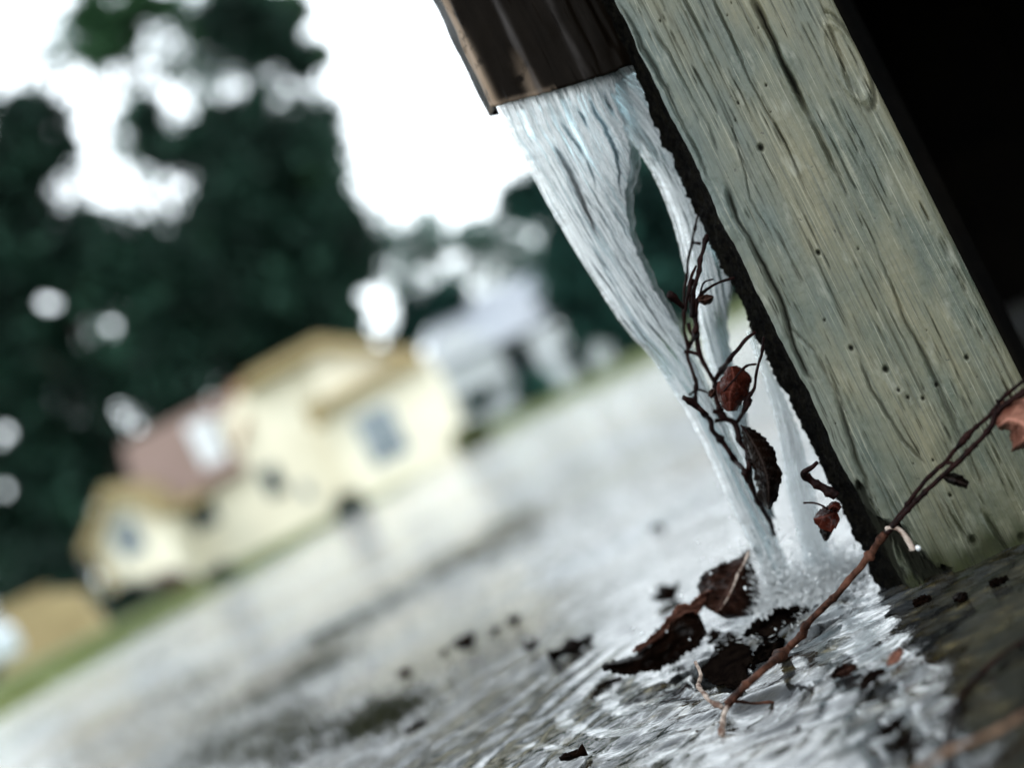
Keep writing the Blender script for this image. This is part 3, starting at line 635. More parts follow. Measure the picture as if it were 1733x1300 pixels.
def refraction_slits(u, s):  # slits that carry the painted dark refraction
    o_ = 0 * s
    for u0, k_, s0, s1, w_ in ((.27, .75, .085, .30, .022), (.40, .9, .05, .17, .012), (.56, .7, .03, .12, .012), (.66, .8, .02, .20, .014), (.80, .5, .02, .11, .013), (.47, .8, .12, .22, .010), (.74, .5, .10, .24, .012), (.14, .6, .30, .42, .010), (.88, .25, .04, .16, .014), (.60, .2, .36, .52, .012)):
        c_ = u0 + (s - s0) * k_ + .012 * fbm(s * 40, u0 * 9, 0, 2, 9); on = sstep(s0, s0 + .05, s) * sstep(s1, s1 - .05, s)
        o_ = np.maximum(o_, on * np.exp(-((u - c_) / (w_ * (.6 + .8 * np.sin((s - s0) / (s1 - s0) * 3.14).clip(0, 1)))) ** 2))
    return np.clip(o_ * 1.3, 0, .96)
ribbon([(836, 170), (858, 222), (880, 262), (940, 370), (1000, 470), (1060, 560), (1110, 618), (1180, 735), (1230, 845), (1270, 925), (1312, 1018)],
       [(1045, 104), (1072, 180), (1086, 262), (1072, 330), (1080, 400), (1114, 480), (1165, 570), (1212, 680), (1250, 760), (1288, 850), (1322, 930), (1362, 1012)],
       SD + .010, .728, .012, 1, 'main_sheet', refraction_slits, nu=170, jrk=1.4)
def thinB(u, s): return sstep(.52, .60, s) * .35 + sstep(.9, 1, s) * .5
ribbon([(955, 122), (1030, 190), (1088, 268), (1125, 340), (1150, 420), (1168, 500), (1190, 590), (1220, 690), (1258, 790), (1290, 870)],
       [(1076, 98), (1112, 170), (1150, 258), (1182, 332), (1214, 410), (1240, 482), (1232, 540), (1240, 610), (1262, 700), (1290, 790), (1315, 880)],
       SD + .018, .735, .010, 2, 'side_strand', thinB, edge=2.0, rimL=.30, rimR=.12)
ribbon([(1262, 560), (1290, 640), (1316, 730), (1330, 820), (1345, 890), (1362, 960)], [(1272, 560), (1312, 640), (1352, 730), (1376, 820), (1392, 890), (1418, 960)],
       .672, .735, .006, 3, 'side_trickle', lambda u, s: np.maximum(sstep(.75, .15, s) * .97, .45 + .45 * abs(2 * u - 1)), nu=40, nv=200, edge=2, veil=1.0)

# ------------------------------------------------------------------ splash: tongues, threads and drops thrown up from the impact
V = []; F = []
def add_arr(v, f):
    b_ = len(V); V.extend(map(tuple, v)); F.extend(tuple(i + b_ for i in q) for q in f)
rg = np.random.default_rng(8)
def drop(c, r, st=(0, 0, 1), el=1.0):
    st = np.array(st) / (np.linalg.norm(st) + 1e-9); a = np.cross(st, (0.2, 1, .1)); a /= np.linalg.norm(a); b_ = np.cross(st, a)
    v = [c + st * r * el] + [c + r * (math.cos(t) * a + math.sin(t) * b_) * q + st * r * el * w for w, q in ((.5, .8), (-.3, .9)) for t in np.arange(6) * math.pi / 3] + [c - st * r * el]
    f = [(0, 1 + i, 1 + (i + 1) % 6) for i in range(6)] + [(1 + i, 7 + i, 7 + (i + 1) % 6, 1 + (i + 1) % 6) for i in range(6)] + [(13, 7 + (i + 1) % 6, 7 + i) for i in range(6)]
    add_arr(v, f)
def streak(c, dr, l, r_):
    a_ = np.cross(dr, (0.3, 1, .2)); a_ /= np.linalg.norm(a_) + 1e-9; b_ = np.cross(dr, a_); m = c - dr * l * .12
    add_arr([c + dr * l * .5, m + a_ * r_, m + b_ * r_, m - a_ * r_, m - b_ * r_, c - dr * l * .5], [(0, 1, 2), (0, 2, 3), (0, 3, 4), (0, 4, 1), (5, 2, 1), (5, 3, 2), (5, 4, 3), (5, 1, 4)])
for src, n_, hh, sp in ((SPL, 1500, .012, .013), (SPL2, 1100, .010, .014), (SPL * .5 + SPL2 * .5, 1300, .007, .020), (SPL, 900, .028, .009), (SPL2, 500, .018, .010)):
    for k in range(n_):
        off = rg.normal(0, 1, 2) * sp; z_ = abs(rg.normal(0, 1)) * hh * math.exp(-(np.hypot(*off) / (sp * 1.6)) ** 2); c_ = np.array([src[0] + off[0], src[1] + off[1] * .8, z_])
        dr = np.array([off[0] / sp * .5 + rg.normal(0, .5), off[1] / sp * .4 + rg.normal(0, .3), .7 + rg.normal(0, .35)]); dr /= np.linalg.norm(dr)
        streak(c_, dr, rg.uniform(.0012, .0085), rg.uniform(.00012, .00042))
for k in range(36):
    c = SPL * .7 + SPL2 * .3 + np.array([rg.normal(0, .022), rg.normal(0, .016), abs(rg.normal(0, .016)) + .003]); drop(c, rg.uniform(.0005, .0011), (rg.normal() * .4, rg.normal() * .4, 2), 1.5)
for k in range(130):
    c = SPL * .6 + SPL2 * .4 + np.array([rg.normal(0, .035), rg.normal(0, .03), abs(rg.normal(0, .02)) + .002]); drop(c, rg.uniform(.0002, .0007), (rg.normal(), rg.normal(), 2), 1.4)
tag(mesh_obj('splash', V, F, MT['spray']), 'burst of white spray and drops where the stream hits the flood', 'splash', kind='stuff')

# ------------------------------------------------------------------ leaves
def leaf(name, mid, wl, wr, mat, parent=None, curl=(.0, .0), ser=1.2, seed=0, thick=.00035, vein=True, ripple=.0012, dfn=None, nv=54, nu=23, label=None, roll=0.0):
    """mid: (x, y, D) along the midrib; wl / wr: half widths in frame pixels along it; curl: depth change of the left/right margin in metres"""
    m = resample(np.array(mid, float), nv); s = np.linspace(0, 1, nv); T = np.gradient(m[:, :2], axis=0); T /= np.linalg.norm(T, axis=1)[:, None]; N = np.stack([-T[:, 1], T[:, 0]], -1)
    WL = np.interp(s, np.linspace(0, 1, len(wl)), wl); WR = np.interp(s, np.linspace(0, 1, len(wr)), wr); L = np.linalg.norm(np.diff(m[:, :2], axis=0), axis=1).sum()
    ph = s * L / 10 + 1.1 * fbm(s * L / 35, seed, 0, 2, seed); saw = ((ph % 1) - .5) * ser * 1.6 * (.5 + .8 * np.abs(fbm(s * 7, seed + 2, 0, 2, seed))) + ser * 1.5 * fbm(s * L / 16, seed * 2, 0, 3, seed); V = []; VE = []
    for u in np.linspace(-1, 1, nu):
        w = (WR if u > 0 else WL) + saw * abs(u) ** 3 + ser * fbm(s * 12, u * 2, 0, 3, seed) * abs(u)
        px = m[:, :2] + N * (w * u)[:, None]
        cu = curl[1] if u > 0 else curl[0]
        D = m[:, 2] + cu * abs(u) ** 1.7 + ripple * fbm(s * 5, u * 2.2, 0, 3, seed + 3) * (abs(u) + .2) + roll * u
        side = np.abs(((s * L / 17 - abs(u) * .8) % 1) - .5); D = D + .0004 * np.exp(-(side / .1) ** 2)
        V.append(np.array([P(a, b_, c) for a, b_, c in zip(px[:, 0], px[:, 1], D)]))
        VE.append(np.maximum(np.exp(-(u / .07) ** 2), .55 * np.exp(-(side / .06) ** 2)) if vein else 0 * s)
    o = mesh_obj(name, np.array(V).reshape(-1, 3), grid_faces(nu, nv), MT[mat], parent, attrs={'vein': np.array(VE).ravel()})
    md = o.modifiers.new('t', 'SOLIDIFY'); md.thickness = thick; md.offset = 0
    if label: o['label'] = label
    return o
c2 = lambda x, y, D=.675: (1050 + x / 3.25, 300 + y / 3.25, D)
c3 = lambda x, y, D=.675: (1100 + x / 3.25, 650 + y / 3.25, D)
c4 = lambda x, y, D=.675: (960 + x / 3.25, 900 + y / 3.25, D)
c5 = lambda x, y, D=.60: (1333 + x / 3.25, 900 + y / 3.25, D)
c6 = lambda x, y, D=.59: (1333 + x / 3.25, 550 + y / 3.25, D)

# the dead vine that stands in front of the stream
vine = tag(empty('dead_vine', P(1260, 830, .6600)), 'thin black dead vine with shrivelled leaves standing in front of the stream', 'vine')
mb = MB(); k = 0
def vt(pts, r0, r1=None, D=None, **kw):
    global k
    k += 1; pts = [(p[0], p[1], D if D else p[2]) for p in pts]; twig_mb(mb, pts, r0, r1, k * 7, **kw)
vt([c2(437, 150), c2(405, 300), c2(392, 370), c2(375, 440), c2(365, 540), c2(352, 640), c2(350, 720), c2(352, 790), c2(355, 860), c2(372, 930), c2(368, 985), c2(395, 1060), c2(418, 1130), c2(412, 1220), c3(255, 110)], 1.5, 3.0)
vt([c2(472, 315, .6420), c2(455, 400, .6420), c2(435, 460, .6410), c2(432, 530, .6400), c2(405, 610, .6410), c2(400, 690, .6430), c2(395, 770, .6450)], 3.2, 3.0)
vt([c2(388, 362), c2(420, 358), c2(445, 364)], 1.8, 2.6)
vt([c2(415, 485, .6390), c2(385, 560, .6400), c2(372, 640, .6400), c2(356, 740, .6430)], 1.9, 2.4)
vt([c2(628, 553, .6380), c2(560, 572, .6380), c2(500, 600, .6380), c2(450, 640, .6400), c2(425, 680, .6420), c2(412, 760, .6450)], 2.0, 2.6)
vt([c2(513, 560, .6360), c2(460, 578, .6370), c2(442, 640, .6400), c2(420, 690, .6430)], 1.3, 2.0)
vt([c2(268, 642, .6360), c2(290, 662, .6380), c2(318, 690, .6400), c2(348, 718, .6440)], 5.0, 3.0)
vt([c2(395, 560, .6420), c2(380, 640, .6450), c2(392, 720, .6450), c2(410, 790, .6450), c2(412, 850, .6450), c2(395, 900), c2(372, 940)], 3.0, 3.4)
vt([c2(412, 690), c2(415, 760), c2(420, 850), c2(430, 940), c2(450, 1010), c2(490, 1080), c2(520, 1130), c2(525, 1200), c2(548, 1290), c3(375, 140), c3(410, 190), c3(460, 210), c3(485, 260), c3(500, 320), c3(540, 362), c3(556, 410)], 3.4, 4.4)
vt([c2(372, 800), c2(385, 850), c2(405, 880)], 2.6, 2.4)
vt([c2(348, 960), c2(400, 965), c2(445, 988)], 2.6, 2.8)
vt([c2(742, 850, .6380), c2(690, 890, .6400), c2(650, 940, .6410), c2(600, 1000, .6430), c2(560, 1060), c2(520, 1115)], 2.2, 3.8)
vt([c2(790, 880, .6350), c2(775, 970, .6370), c2(750, 1060, .6380), c2(735, 1160, .6400), c2(700, 1220, .6410), c2(675, 1295, .6420), c3(545, 90, .6440), c3(510, 160), c3(478, 212)], 1.8, 3.2)
vt([c2(748, 1030, .6370), c2(700, 1035, .6360), c2(660, 1070, .6340), c2(610, 1130, .6320), c2(565, 1180, .6320)], 1.6, 1.2)
vt([c2(345, 1213, .6380), c2(380, 1230, .6400), c2(420, 1260, .6420), c2(462, 1300, .6440), c3(300, 170), c3(335, 200), c3(345, 260), c3(400, 320), c3(440, 380), c3(475, 430), c3(515, 475, .6500), c3(545, 540, .6550)], 4.4, 3.4)
vt([c2(375, 1200), c2(420, 1170), c2(470, 1180), c2(510, 1210)], 1.8, 1.4)
vt([c3(358, 206), c3(400, 196), c3(440, 200)], 3.2, 3.6); vt([c3(345, 150), c3(380, 165), c3(410, 190)], 3.4, 3.2)
vt([c3(540, 365), c3(545, 440, .6500), c3(548, 520, .6600), c3(575, 600, .6700), c3(620, 690, .6900), c3(660, 760, .7050), c3(680, 830, .7200)], 5.2, 2.6)
vt([c3(480, 315), c3(510, 330), c3(545, 370)], 3.0, 3.0)
vt([c3(500, 225, .6420), c3(530, 262, .6420), c3(560, 300, .6420)], 1.4, 1.4)
mb.build('stem', MT['vine'], vine, smooth=True)
leaf('leaf', [c2(612, 1040, .6340), c2(622, 1120, .6340), c2(600, 1200, .6350), c3(440, 150, .6380)], [10, 28, 32, 26, 12], [6, 20, 26, 18, 6], 'leaf_red', vine, (.012, .010), 1.5, 1, label='rounded dark red leaf, widest and highest of the big leaves on the vine')
leaf('leaf', [c3(512, 236, .6420), c3(570, 330, .6400), c3(625, 450, .6380), c3(650, 560, .6380), c3(652, 690, .6420)], [1, 14, 26, 26, 24, 15, 2], [1, 12, 16, 20, 20, 17, 2], 'leaf_dark', vine, (.008, .010), 3.0, 2, label='long toothed dark leaf hanging lowest on the vine')
leaf('leaf', [c2(428, 678, .6380), c2(470, 672, .6370), c2(512, 655, .6360)], [5, 9, 7, 1], [3, 8, 9, 2], 'leaf_brown', vine, (.003, .004), 1, 3)
leaf('leaf', [c2(492, 1210, .6380), c2(505, 1190, .6380), c2(520, 1165, .6380)], [3, 6, 2], [3, 6, 2], 'leaf_brown', vine, (.002, .004), 1, 4)

# dark snag between the vine and the post
snag = tag(empty('snag', P(1400, 850, .6300)), 'short black forked snag sticking out left of the post foot', 'twig'); mb = MB()
vt([c3(918, 432, .6150), c3(885, 460, .6200), c3(842, 492, .6250), c3(868, 520, .6300), c3(910, 548, .6300), c3(965, 580, .6300), c3(1020, 620, .6300)], 3.0, 7.5)
mb.build('wood', MT['vine'], snag, smooth=True)
rl = tag(empty('curled_leaves', P(1400, 880, .6400)), 'pair of small red-brown curled leaves on a stalk by the post foot', 'leaf'); mb = MB()
vt([c3(845, 655, .6400), c3(900, 655, .6400), c3(940, 668, .6380), c3(978, 688, .6360)], 1.6, 1.2)
mb.build('stalk', MT['vine'], rl, smooth=True)
leaf('leaf', [c3(1030, 705, .6350), c3(960, 730, .6320), c3(900, 745, .6340)], [12, 24, 28, 22, 8], [3, 14, 16, 12, 3], 'leaf_red', rl, (-.004, .012), 2, 5)
leaf('leaf', [c3(1045, 690, .6300), c3(1010, 670, .6280), c3(985, 690, .6300)], [6, 12, 9, 2], [4, 8, 6, 2], 'leaf_red', rl, (.006, .006), 1, 6)
leaf('leaf', [c3(985, 720, .6380), c3(975, 800, .6450), c3(965, 865, .6500)], [4, 10, 9, 2], [4, 14, 12, 2], 'leaf_dark', rl, (.006, .006), 1, 7)

# big dead leaves lying against the water, left of the splash; black sheets added for its dark hollows
def gD(x, y): return float(G(x, y)[1])
def c4g(x, y, lift=0.0):
    X_, Y_, _ = c4(x, y); return (X_, Y_, gD(X_, Y_) - .0 + lift)
bigA = leaf('dead_leaf', [c4(1003, 95, .712), c4(965, 170, .712), c4(925, 250, .711), c4(870, 350, .706), c4(815, 450, .700)], [1, 18, 46, 60, 56, 20], [1, 12, 34, 50, 50, 20], 'leaf_brown', None, (.012, .018), 2.2, 8, ripple=.009)
tag(bigA, 'large upright dead leaf with a pointed tip just left of the splash', 'leaf')
bigB = leaf('dead_leaf', [c4(745, 500, .700), c4(650, 540, .703), c4(540, 625, .704), c4(430, 695, .703), c4(320, 735, .700), c4(192, 737, .700)], [20, 36, 32, 30, 24, 16, 2], [16, 28, 28, 24, 14, 7, 1], 'leaf_dark', None, (-.006, .012), 4.6, 9, ripple=.012, vein=False)
tag(bigB, 'long ragged almost black leaf trailing down-left from the upright leaf', 'leaf')
rimL = leaf('dead_leaf', [c4(735, 430, .715), c4(640, 445, .712), c4(560, 520, .710), c4(460, 600, .708), c4(360, 662, .705)], [4, 10, 12, 7, 5, 2], [4, 14, 12, 6, 5, 2], 'leaf_pink', None, (.003, -.006), 2.2, 10, ripple=.005)
tag(rimL, 'narrow pinkish-brown curled leaf along the top of the black ragged leaf', 'leaf')
wl_ = leaf('dead_leaf', [c4g(748, 570, .002), c4g(820, 660, .0), c4g(890, 760, .0), c4g(965, 870, .0)], [22, 42, 46, 38, 16], [16, 36, 42, 30, 12], 'hollow_black', None, (.010, .004), 5.5, 12, ripple=.014, vein=False)  # black sheet in place of the dark wave hollow
tag(wl_, 'black leaf-shaped sheet added for the dark water hollow beside the fork of the branch', 'leaf')
w2 = leaf('dead_leaf', [c4g(1330, 440, .0), c4g(1220, 505, .0), c4g(1090, 560, .0), c4g(960, 590, .0)], [6, 18, 20, 14, 4], [8, 24, 30, 20, 6], 'hollow_black', None, (.008, .004), 6.0, 13, ripple=.012, vein=False)  # another black sheet, darkening the water below the splash
tag(w2, 'black leaf-shaped sheet added for the dark water under the foot of the splash', 'leaf')
w4 = leaf('dead_leaf', [c4g(1190, 590, .0), c4g(1130, 650, .0), c4g(1060, 700, .0), c4g(1010, 760, .0)], [4, 14, 18, 8, 2], [4, 12, 16, 9, 2], 'hollow_black', None, (.006, .003), 5.0, 17, ripple=.010, vein=False)  # small black sheet extending the dark hollow
tag(w4, 'small black sheet added for the dark water just above the middle of the branch', 'leaf')
curl_ = leaf('dead_leaf', [c4(800, 330, .712), c4(740, 380, .712), c4(690, 410, .713), c4(640, 425, .714)], [3, 9, 10, 6, 2], [2, 7, 9, 6, 2], 'leaf_pink', None, (.004, -.005), 2.5, 18, ripple=.005)
tag(curl_, 'short pale curled leaf scrap bridging the upright leaf and the ragged one', 'leaf')
w3 = leaf('dead_leaf', [c4g(300, 800, -.001), c4g(240, 830, -.002), c4g(180, 870, -.002), c4g(130, 920, -.001)], [2, 8, 8, 2], [2, 6, 6, 2], 'leaf_brown', None, (.0, -.002), 1.5, 14, ripple=.003)
tag(w3, 'small brown submerged leaf off the tail of the black ragged leaf', 'leaf')
tw = MB()
for pts, r in (([c4(940, 230, .704), c4(915, 300, .701), c4(880, 370, .698), c4(840, 430, .694)], 1.6), ([c4(1000, 110, .709), c4(970, 180, .706), c4(945, 220, .705)], 1.8), ([c4(745, 530, .70), c4(725, 560, .70), c4(700, 575, .70)], 1.2)):
    k += 1; twig_mb(tw, pts, r, r * .6, k)
o = tw.build('leaf_stalk', MT['stem_pale'], bigA, smooth=True); 

# the long branch from the water across the post's foot
br = tag(empty('branch', G(1225, 1190)), 'long reddish-brown branch rising from the water across the foot of the post', 'branch'); mb = MB()
J = c4(880, 955); JD = gD(J[0], J[1]) - .012
main = [(J[0], J[1], JD), c4(1000, 832, JD - .004), c4(1100, 748, JD - .008), c4(1200, 655, .622), c4(1300, 560, .617), c5(90, 528, .612), c5(230, 388, .607), c5(390, 208, .600), c5(455, 122, .596), c5(540, 8, .592)]
vt(main, 5.6, 4.6, knob=.2, sides=12)
mb.build('main_stem', MT['branch'], br, smooth=True); mb = MB()
vt([c5(540, 8, .592), c6(600, 1070, .589), c6(645, 1010, .587), c6(700, 930, .584), c6(790, 822, .580), c6(860, 765, .578), c6(920, 690, .575), c6(1010, 590, .570), c6(1110, 500, .565), c6(1160, 430, .562), c6(1220, 370, .558), c6(1310, 300, .552), c6(1420, 215, .545)], 3.4, 2.8, sides=10)
vt([c5(545, 12, .590), c6(680, 1000, .583), c6(750, 925, .580), c6(840, 845, .576), c6(940, 752, .571), c6(1020, 672, .566), c6(1110, 575, .561), c6(1165, 470, .558), c6(1240, 410, .553), c6(1330, 350, .548)], 3.6, 3.8, sides=10)
vt([c6(880, 765, .577), c6(905, 755, .575), c6(900, 790, .573)], 2.6, 2.6); vt([c6(1148, 410, .56), c6(1160, 440, .56), c6(1200, 490, .558), c6(1230, 540, .556)], 2.2, 1.8)
mb.build('twin_stems', MT['vine'], br, smooth=True); mb = MB()
vt([c6(540, 1120, .59), c6(600, 1120, .587), c6(640, 1155, .585), c6(670, 1200, .584), c6(690, 1235, .584)], 3.2, 4.2); 
mb.build('curled_tendril', MT['stem_pale'], br, smooth=True); mb = MB()
vt([(J[0], J[1], JD), c4(858, 1040, JD - .010), c4(850, 1130, JD - .018), c4(868, 1220, JD - .026), c4(862, 1310, JD - .034), c4(850, 1420, JD - .045)], 4.2, 4.6, knob=.5)
vt([c4(705, 720, JD + .045), c4(735, 790, JD + .035), c4(725, 850, JD + .026), c4(780, 925, JD + .012), c4(850, 968, JD)], 2.4, 3.8, knob=.5)
mb.build('wet_side_stem', MT['stem_pale'], br, smooth=True); mb = MB()
vt([c4(905, 935, JD - .002), c4(960, 938, JD), c4(1040, 946, JD), c4(1120, 940, JD), c4(1180, 962, JD)], 2.2, 1.8)
mb.build('side_twig', MT['branch'], br, smooth=True)
leaf('leaf', [c4(1110, 1000, JD - .003), c4(1180, 985, JD - .002), c4(1260, 965, JD), c4(1345, 948, JD)], [3, 10, 9, 5, 1], [3, 11, 9, 4, 1], 'leaf_red', br, (.002, .003), 2, 21, label='pointed red leaf at the end of the side twig')
leaf('leaf', [c6(1155, 560, .556), c6(1225, 520, .550), c6(1320, 560, .545), c6(1400, 640, .54)], [6, 34, 46, 50, 20], [6, 26, 34, 50, 10], 'leaf_pink', br, (.012, .018), 2, 22, label='pinkish dried leaf near the top of the branch', ripple=.006)
leaf('leaf', [c6(855, 835, .575), c6(920, 855, .572), c6(992, 882, .570)], [3, 11, 12, 5], [3, 8, 9, 6], 'leaf_dark', br, (.004, .005), 1, 23, label='small folded dark leaf halfway up the branch')
# water drop on the tendril
bpy_drop = []
u, vv = np.meshgrid(np.linspace(0, 2 * math.pi, 13)[:-1], np.linspace(0, math.pi, 9), indexing='ij'); cdrop = P(*c6(717, 1228, .582))
dv = cdrop + .0011 * np.stack([np.cos(u) * np.sin(vv), np.sin(u) * np.sin(vv), np.cos(vv) * 1.2], -1)
mesh_obj('water_drop', dv.reshape(-1, 3), grid_faces(12, 9, True), MT['spray'], br)

# twigs lying in the water at the lower right
t1 = tag(empty('twig', G(1600, 1265)), 'tan bare twig lying across the lower right corner', 'twig'); mb = MB()
q = [c5(600, 1385), c5(740, 1300), c5(880, 1210), c5(1000, 1165), c5(1130, 1110), c5(1300, 1010), c5(1450, 900)]
vt([(a_, b_, gD(a_, b_) - .01) for a_, b_, _ in q], 3.8, 5.0, sides=12); mb.build('wood', MT['branch_tan'], t1, smooth=True)
t2 = tag(empty('twig', G(1620, 1170)), 'dark thin twig in the shaded water above the tan twig', 'twig'); mb = MB()
q = [c5(1400, 540), c5(1300, 600), c5(1190, 672), c5(1110, 740), c5(1000, 850), c5(910, 970), c5(890, 1060), c5(860, 1180), c5(872, 1290), c5(880, 1390)]
vt([(a_, b_, gD(a_, b_) - .004) for a_, b_, _ in q], 3.6, 3.0); mb.build('wood', MT['vine'], t2, smooth=True)
for pts, lab, mt_ in (([(545, 740), (590, 700), (625, 645)], 'tiny pale pink leaf at the edge of the shaded water', 'leaf_pink'),
                      ([(640, 1010), (600, 1050), (540, 1100), (500, 1120)], 'dark flat leaf floating in the bright water at the lower right', 'leaf_dark'),
                      ([(700, 1100), (650, 1150), (610, 1200)], 'small dark leaf floating nearest the dark flat leaf', 'leaf_dark'),
                      ([(240, 800), (330, 760), (380, 740)], 'brown crumpled leaf floating below the branch', 'leaf_brown'),
                      ([(400, 880), (450, 810), (540, 760)], 'narrow dark leaf floating left of the pale pink leaf', 'leaf_dark')):
    q = [c5(*p) for p in pts]; q = [(a_, b_, gD(a_, b_) - .003) for a_, b_, _ in q]
    tag(leaf('floating_leaf', q, [2, 10, 9, 2], [2, 8, 8, 2], mt_, None, (.001, -.002), 2, int(q[0][0]), ripple=.003), lab, 'leaf', 'leaves floating on the flood')

for i_, (x, y, s_, lab) in enumerate([(1560, 1018, 14, 'chip of black bark floating at the left corner of the post foot'), (1625, 1012, 11, 'chip of black bark against the middle of the post foot'), (1690, 985, 15, 'chip of black bark at the right of the post foot')]):
    q = [(x - s_, y + s_ * .3, gD(x, y) - .004), (x, y, gD(x, y) - .004), (x + s_, y - s_ * .5, gD(x, y) - .006)]
    tag(leaf('bark_chip', q, [3, 6, 5, 2], [2, 5, 6, 3], 'leaf_dark', None, (.002, -.002), 3, 60 + i_, ripple=.004, vein=False, thick=.0012), lab, 'bark', 'bark chips at the post foot')
# leaf litter on the open water, farther off
def floater(x, y, s, ang, mat, seed):
    c = G(x, y); n = 9; V_ = []; 
    for i_ in range(n):
        for j_ in range(5):
            t_ = i_ / (n - 1); w_ = math.sin(math.pi * t_) ** .7 * .32 * s * (1 + .2 * math.sin(t_ * 20)); u_ = (j_ - 2) / 2
            V_.append((c[0] + math.cos(ang) * (t_ - .5) * s - math.sin(ang) * w_ * u_, c[1] + math.sin(ang) * (t_ - .5) * s + math.cos(ang) * w_ * u_, .002 + .25 * s * abs(u_) ** 2 + .12 * s * float(noise(t_ * 3, u_, seed))))
    o_ = mesh_obj('floating_leaf', V_, grid_faces(n, 5), MT[mat]); md_ = o_.modifiers.new('t', 'SOLIDIFY'); md_.thickness = .0004; return o_
for i_, (x, y, s, mt_, lab) in enumerate([(874, 1058, .019, 'leaf_dark', 'dark leaf at the right end of the row floating mid-flood'), (842, 1076, .013, 'leaf_dark', 'second dark leaf from the right in the row floating mid-flood'),
        (792, 1102, .032, 'leaf_dark', 'largest dark leaf in the middle of the row floating mid-flood'), (757, 1112, .014, 'leaf_dark', 'dark leaf left of the largest one in the floating row'),
        (690, 1150, .022, 'leaf_brown', 'small brown leaf at the left end of the floating row'), (1135, 1022, .030, 'leaf_dark', 'dark narrow leaf floating above the ragged black leaf'),
        (965, 1112, .024, 'leaf_dark', 'dark leaf floating between the row and the ragged black leaf'), (1000, 1092, .012, 'leaf_dark', 'tiny dark leaf floating just left of the ragged black leaf'),
        (905, 1105, .018, 'leaf_dark', 'small dark leaf floating under the right end of the row'), (1115, 898, .014, 'leaf_dark', 'lone tiny dark leaf on the pale water left of the stream'),
        (975, 1290, .012, 'leaf_dark', 'tiny dark leaf at the bottom edge of the picture'), (708, 1240, .014, 'leaf_dark', 'tiny dark leaf near the bottom, left of centre')]):
    tag(floater(x, y, s, random.uniform(0, 3), mt_, i_ * 3.3), lab, 'leaf', 'leaves floating on the flood')
patch = [(850, 905, 45, 22), (800, 930, 70, 16), (880, 880, 40, 20), (650, 1020, 60, 14), (560, 1070, 50, 16), (250, 1225, 130, 34), (120, 1270, 110, 34), (420, 1190, 70, 28), (60, 1230, 60, 24), (330, 1150, 60, 20), (640, 1210, 60, 18), (480, 1240, 50, 26), (760, 955, 60, 14), (530, 1130, 60, 14), (350, 1270, 60, 20)]
def tuft():
    x, y, rx_, ry_ = random.choice(patch); dx, dy = random.gauss(0, .8) * rx_, random.gauss(0, .85) * ry_
    c = G(x + dx * .9 + dy * .44, y - dx * .44 + dy * .9); return float(c[0]), float(c[1]), -.004
blades(11000, tuft, .008, .0012, 'drowned_grass', 'olive tips of drowned grass breaking the water surface in patches', MT['weed'])

# ------------------------------------------------------------------ houses
def panel(h0, h1, v0, v1, D, t, name, mat, parent, bev=0):
    b_ = MB(); f = [HV(h0, v0, D), HV(h1, v0, D), HV(h1, v1, D), HV(h0, v1, D)]; b_.prism(f, [p + np.array([0, t, 0]) for p in f]); return b_.build(name, MT[mat], parent)
def poly(pts, D, t, name, mat, parent):
    b_ = MB(); f = [HV(h, v, D) for h, v in pts]; b_.prism(f, [p + np.array([0, t, 0]) for p in f]); return b_.build(name, MT[mat], parent)
def window(h0, h1, v0, v1, D, parent, frame='white', pane='glass'):
    w = panel(h0, h1, v0, v1, D - .06, .08, 'window', frame, parent); k_ = (h1 - h0) * .06; mh = (h0 + h1) / 2; mv = (v0 + v1) / 2
    b_ = MB()
    for a0_, a1_ in ((h0 + k_, mh - k_ * .4), (mh + k_ * .4, h1 - k_)):
        for b0_, b1_ in ((v0 + k_, mv - k_ * .3), (mv + k_ * .3, v1 - k_)):
            f = [HV(a0_, b0_, D - .07), HV(a1_, b0_, D - .07), HV(a1_, b1_, D - .07), HV(a0_, b1_, D - .07)]; b_.prism(f, [p + np.array([0, .02, 0]) for p in f])
    b_.build('pane', MT[pane], w)
HB = -90; D0 = 38
hs = tag(empty('house', HV(-420, -75, D0)), 'cream house with ochre trim and a mauve roof, nearest house across the flood', 'house')
poly([(-600, HB), (-300, HB), (-300, 150), (-262, 200), (-400, 200), (-470, 160), (-478, 80), (-600, 75)], D0, 5, 'main_wall', 'cream', hs)
poly([(-318, HB), (-118, HB), (-112, 104), (-318, 104)], D0 - 1.2, 5, 'wing_wall', 'cream', hs)
poly([(-300, 104), (-140, 104), (-140, 112), (-255, 190), (-300, 190)], D0 - .4, 4, 'gable_wall', 'cream', hs)
poly([(-330, 100), (-118, 100), (-118, 124), (-330, 116)], D0 - 1.8, 1.5, 'fascia', 'ochre', hs)
poly([(-336, 78), (-312, 78), (-308, 122), (-336, 122)], D0 - 1.9, .4, 'eave_bracket', 'ochre', hs)
poly([(-425, 186), (-400, 212), (-262, 217), (-205, 182), (-128, 128), (-122, 108), (-205, 158), (-268, 196), (-398, 192)], D0 - .9, 5.5, 'gable_roof', 'ochre', hs)
b = MB(); b.prism([HV(-662, 72, D0 - .5), HV(-470, 72, D0 - .5), HV(-440, 200, D0 + 3.2), HV(-640, 196, D0 + 3.2)], [HV(-662, 62, D0 - .4), HV(-470, 62, D0 - .4), HV(-440, 175, D0 + 6), HV(-640, 172, D0 + 6)]); b.build('roof', MT['mauve'], hs)
b = MB(); b.prism([HV(-470, 100, D0 - .3), HV(-440, 130, D0 - .3), HV(-395, 200, D0 + .5), HV(-430, 206, D0 + 2)], [HV(-470, 90, D0 + 3), HV(-440, 110, D0 + 3), HV(-395, 190, D0 + 3), HV(-430, 196, D0 + 4)]); b.build('roof_valley', MT['brown_roof'], hs)
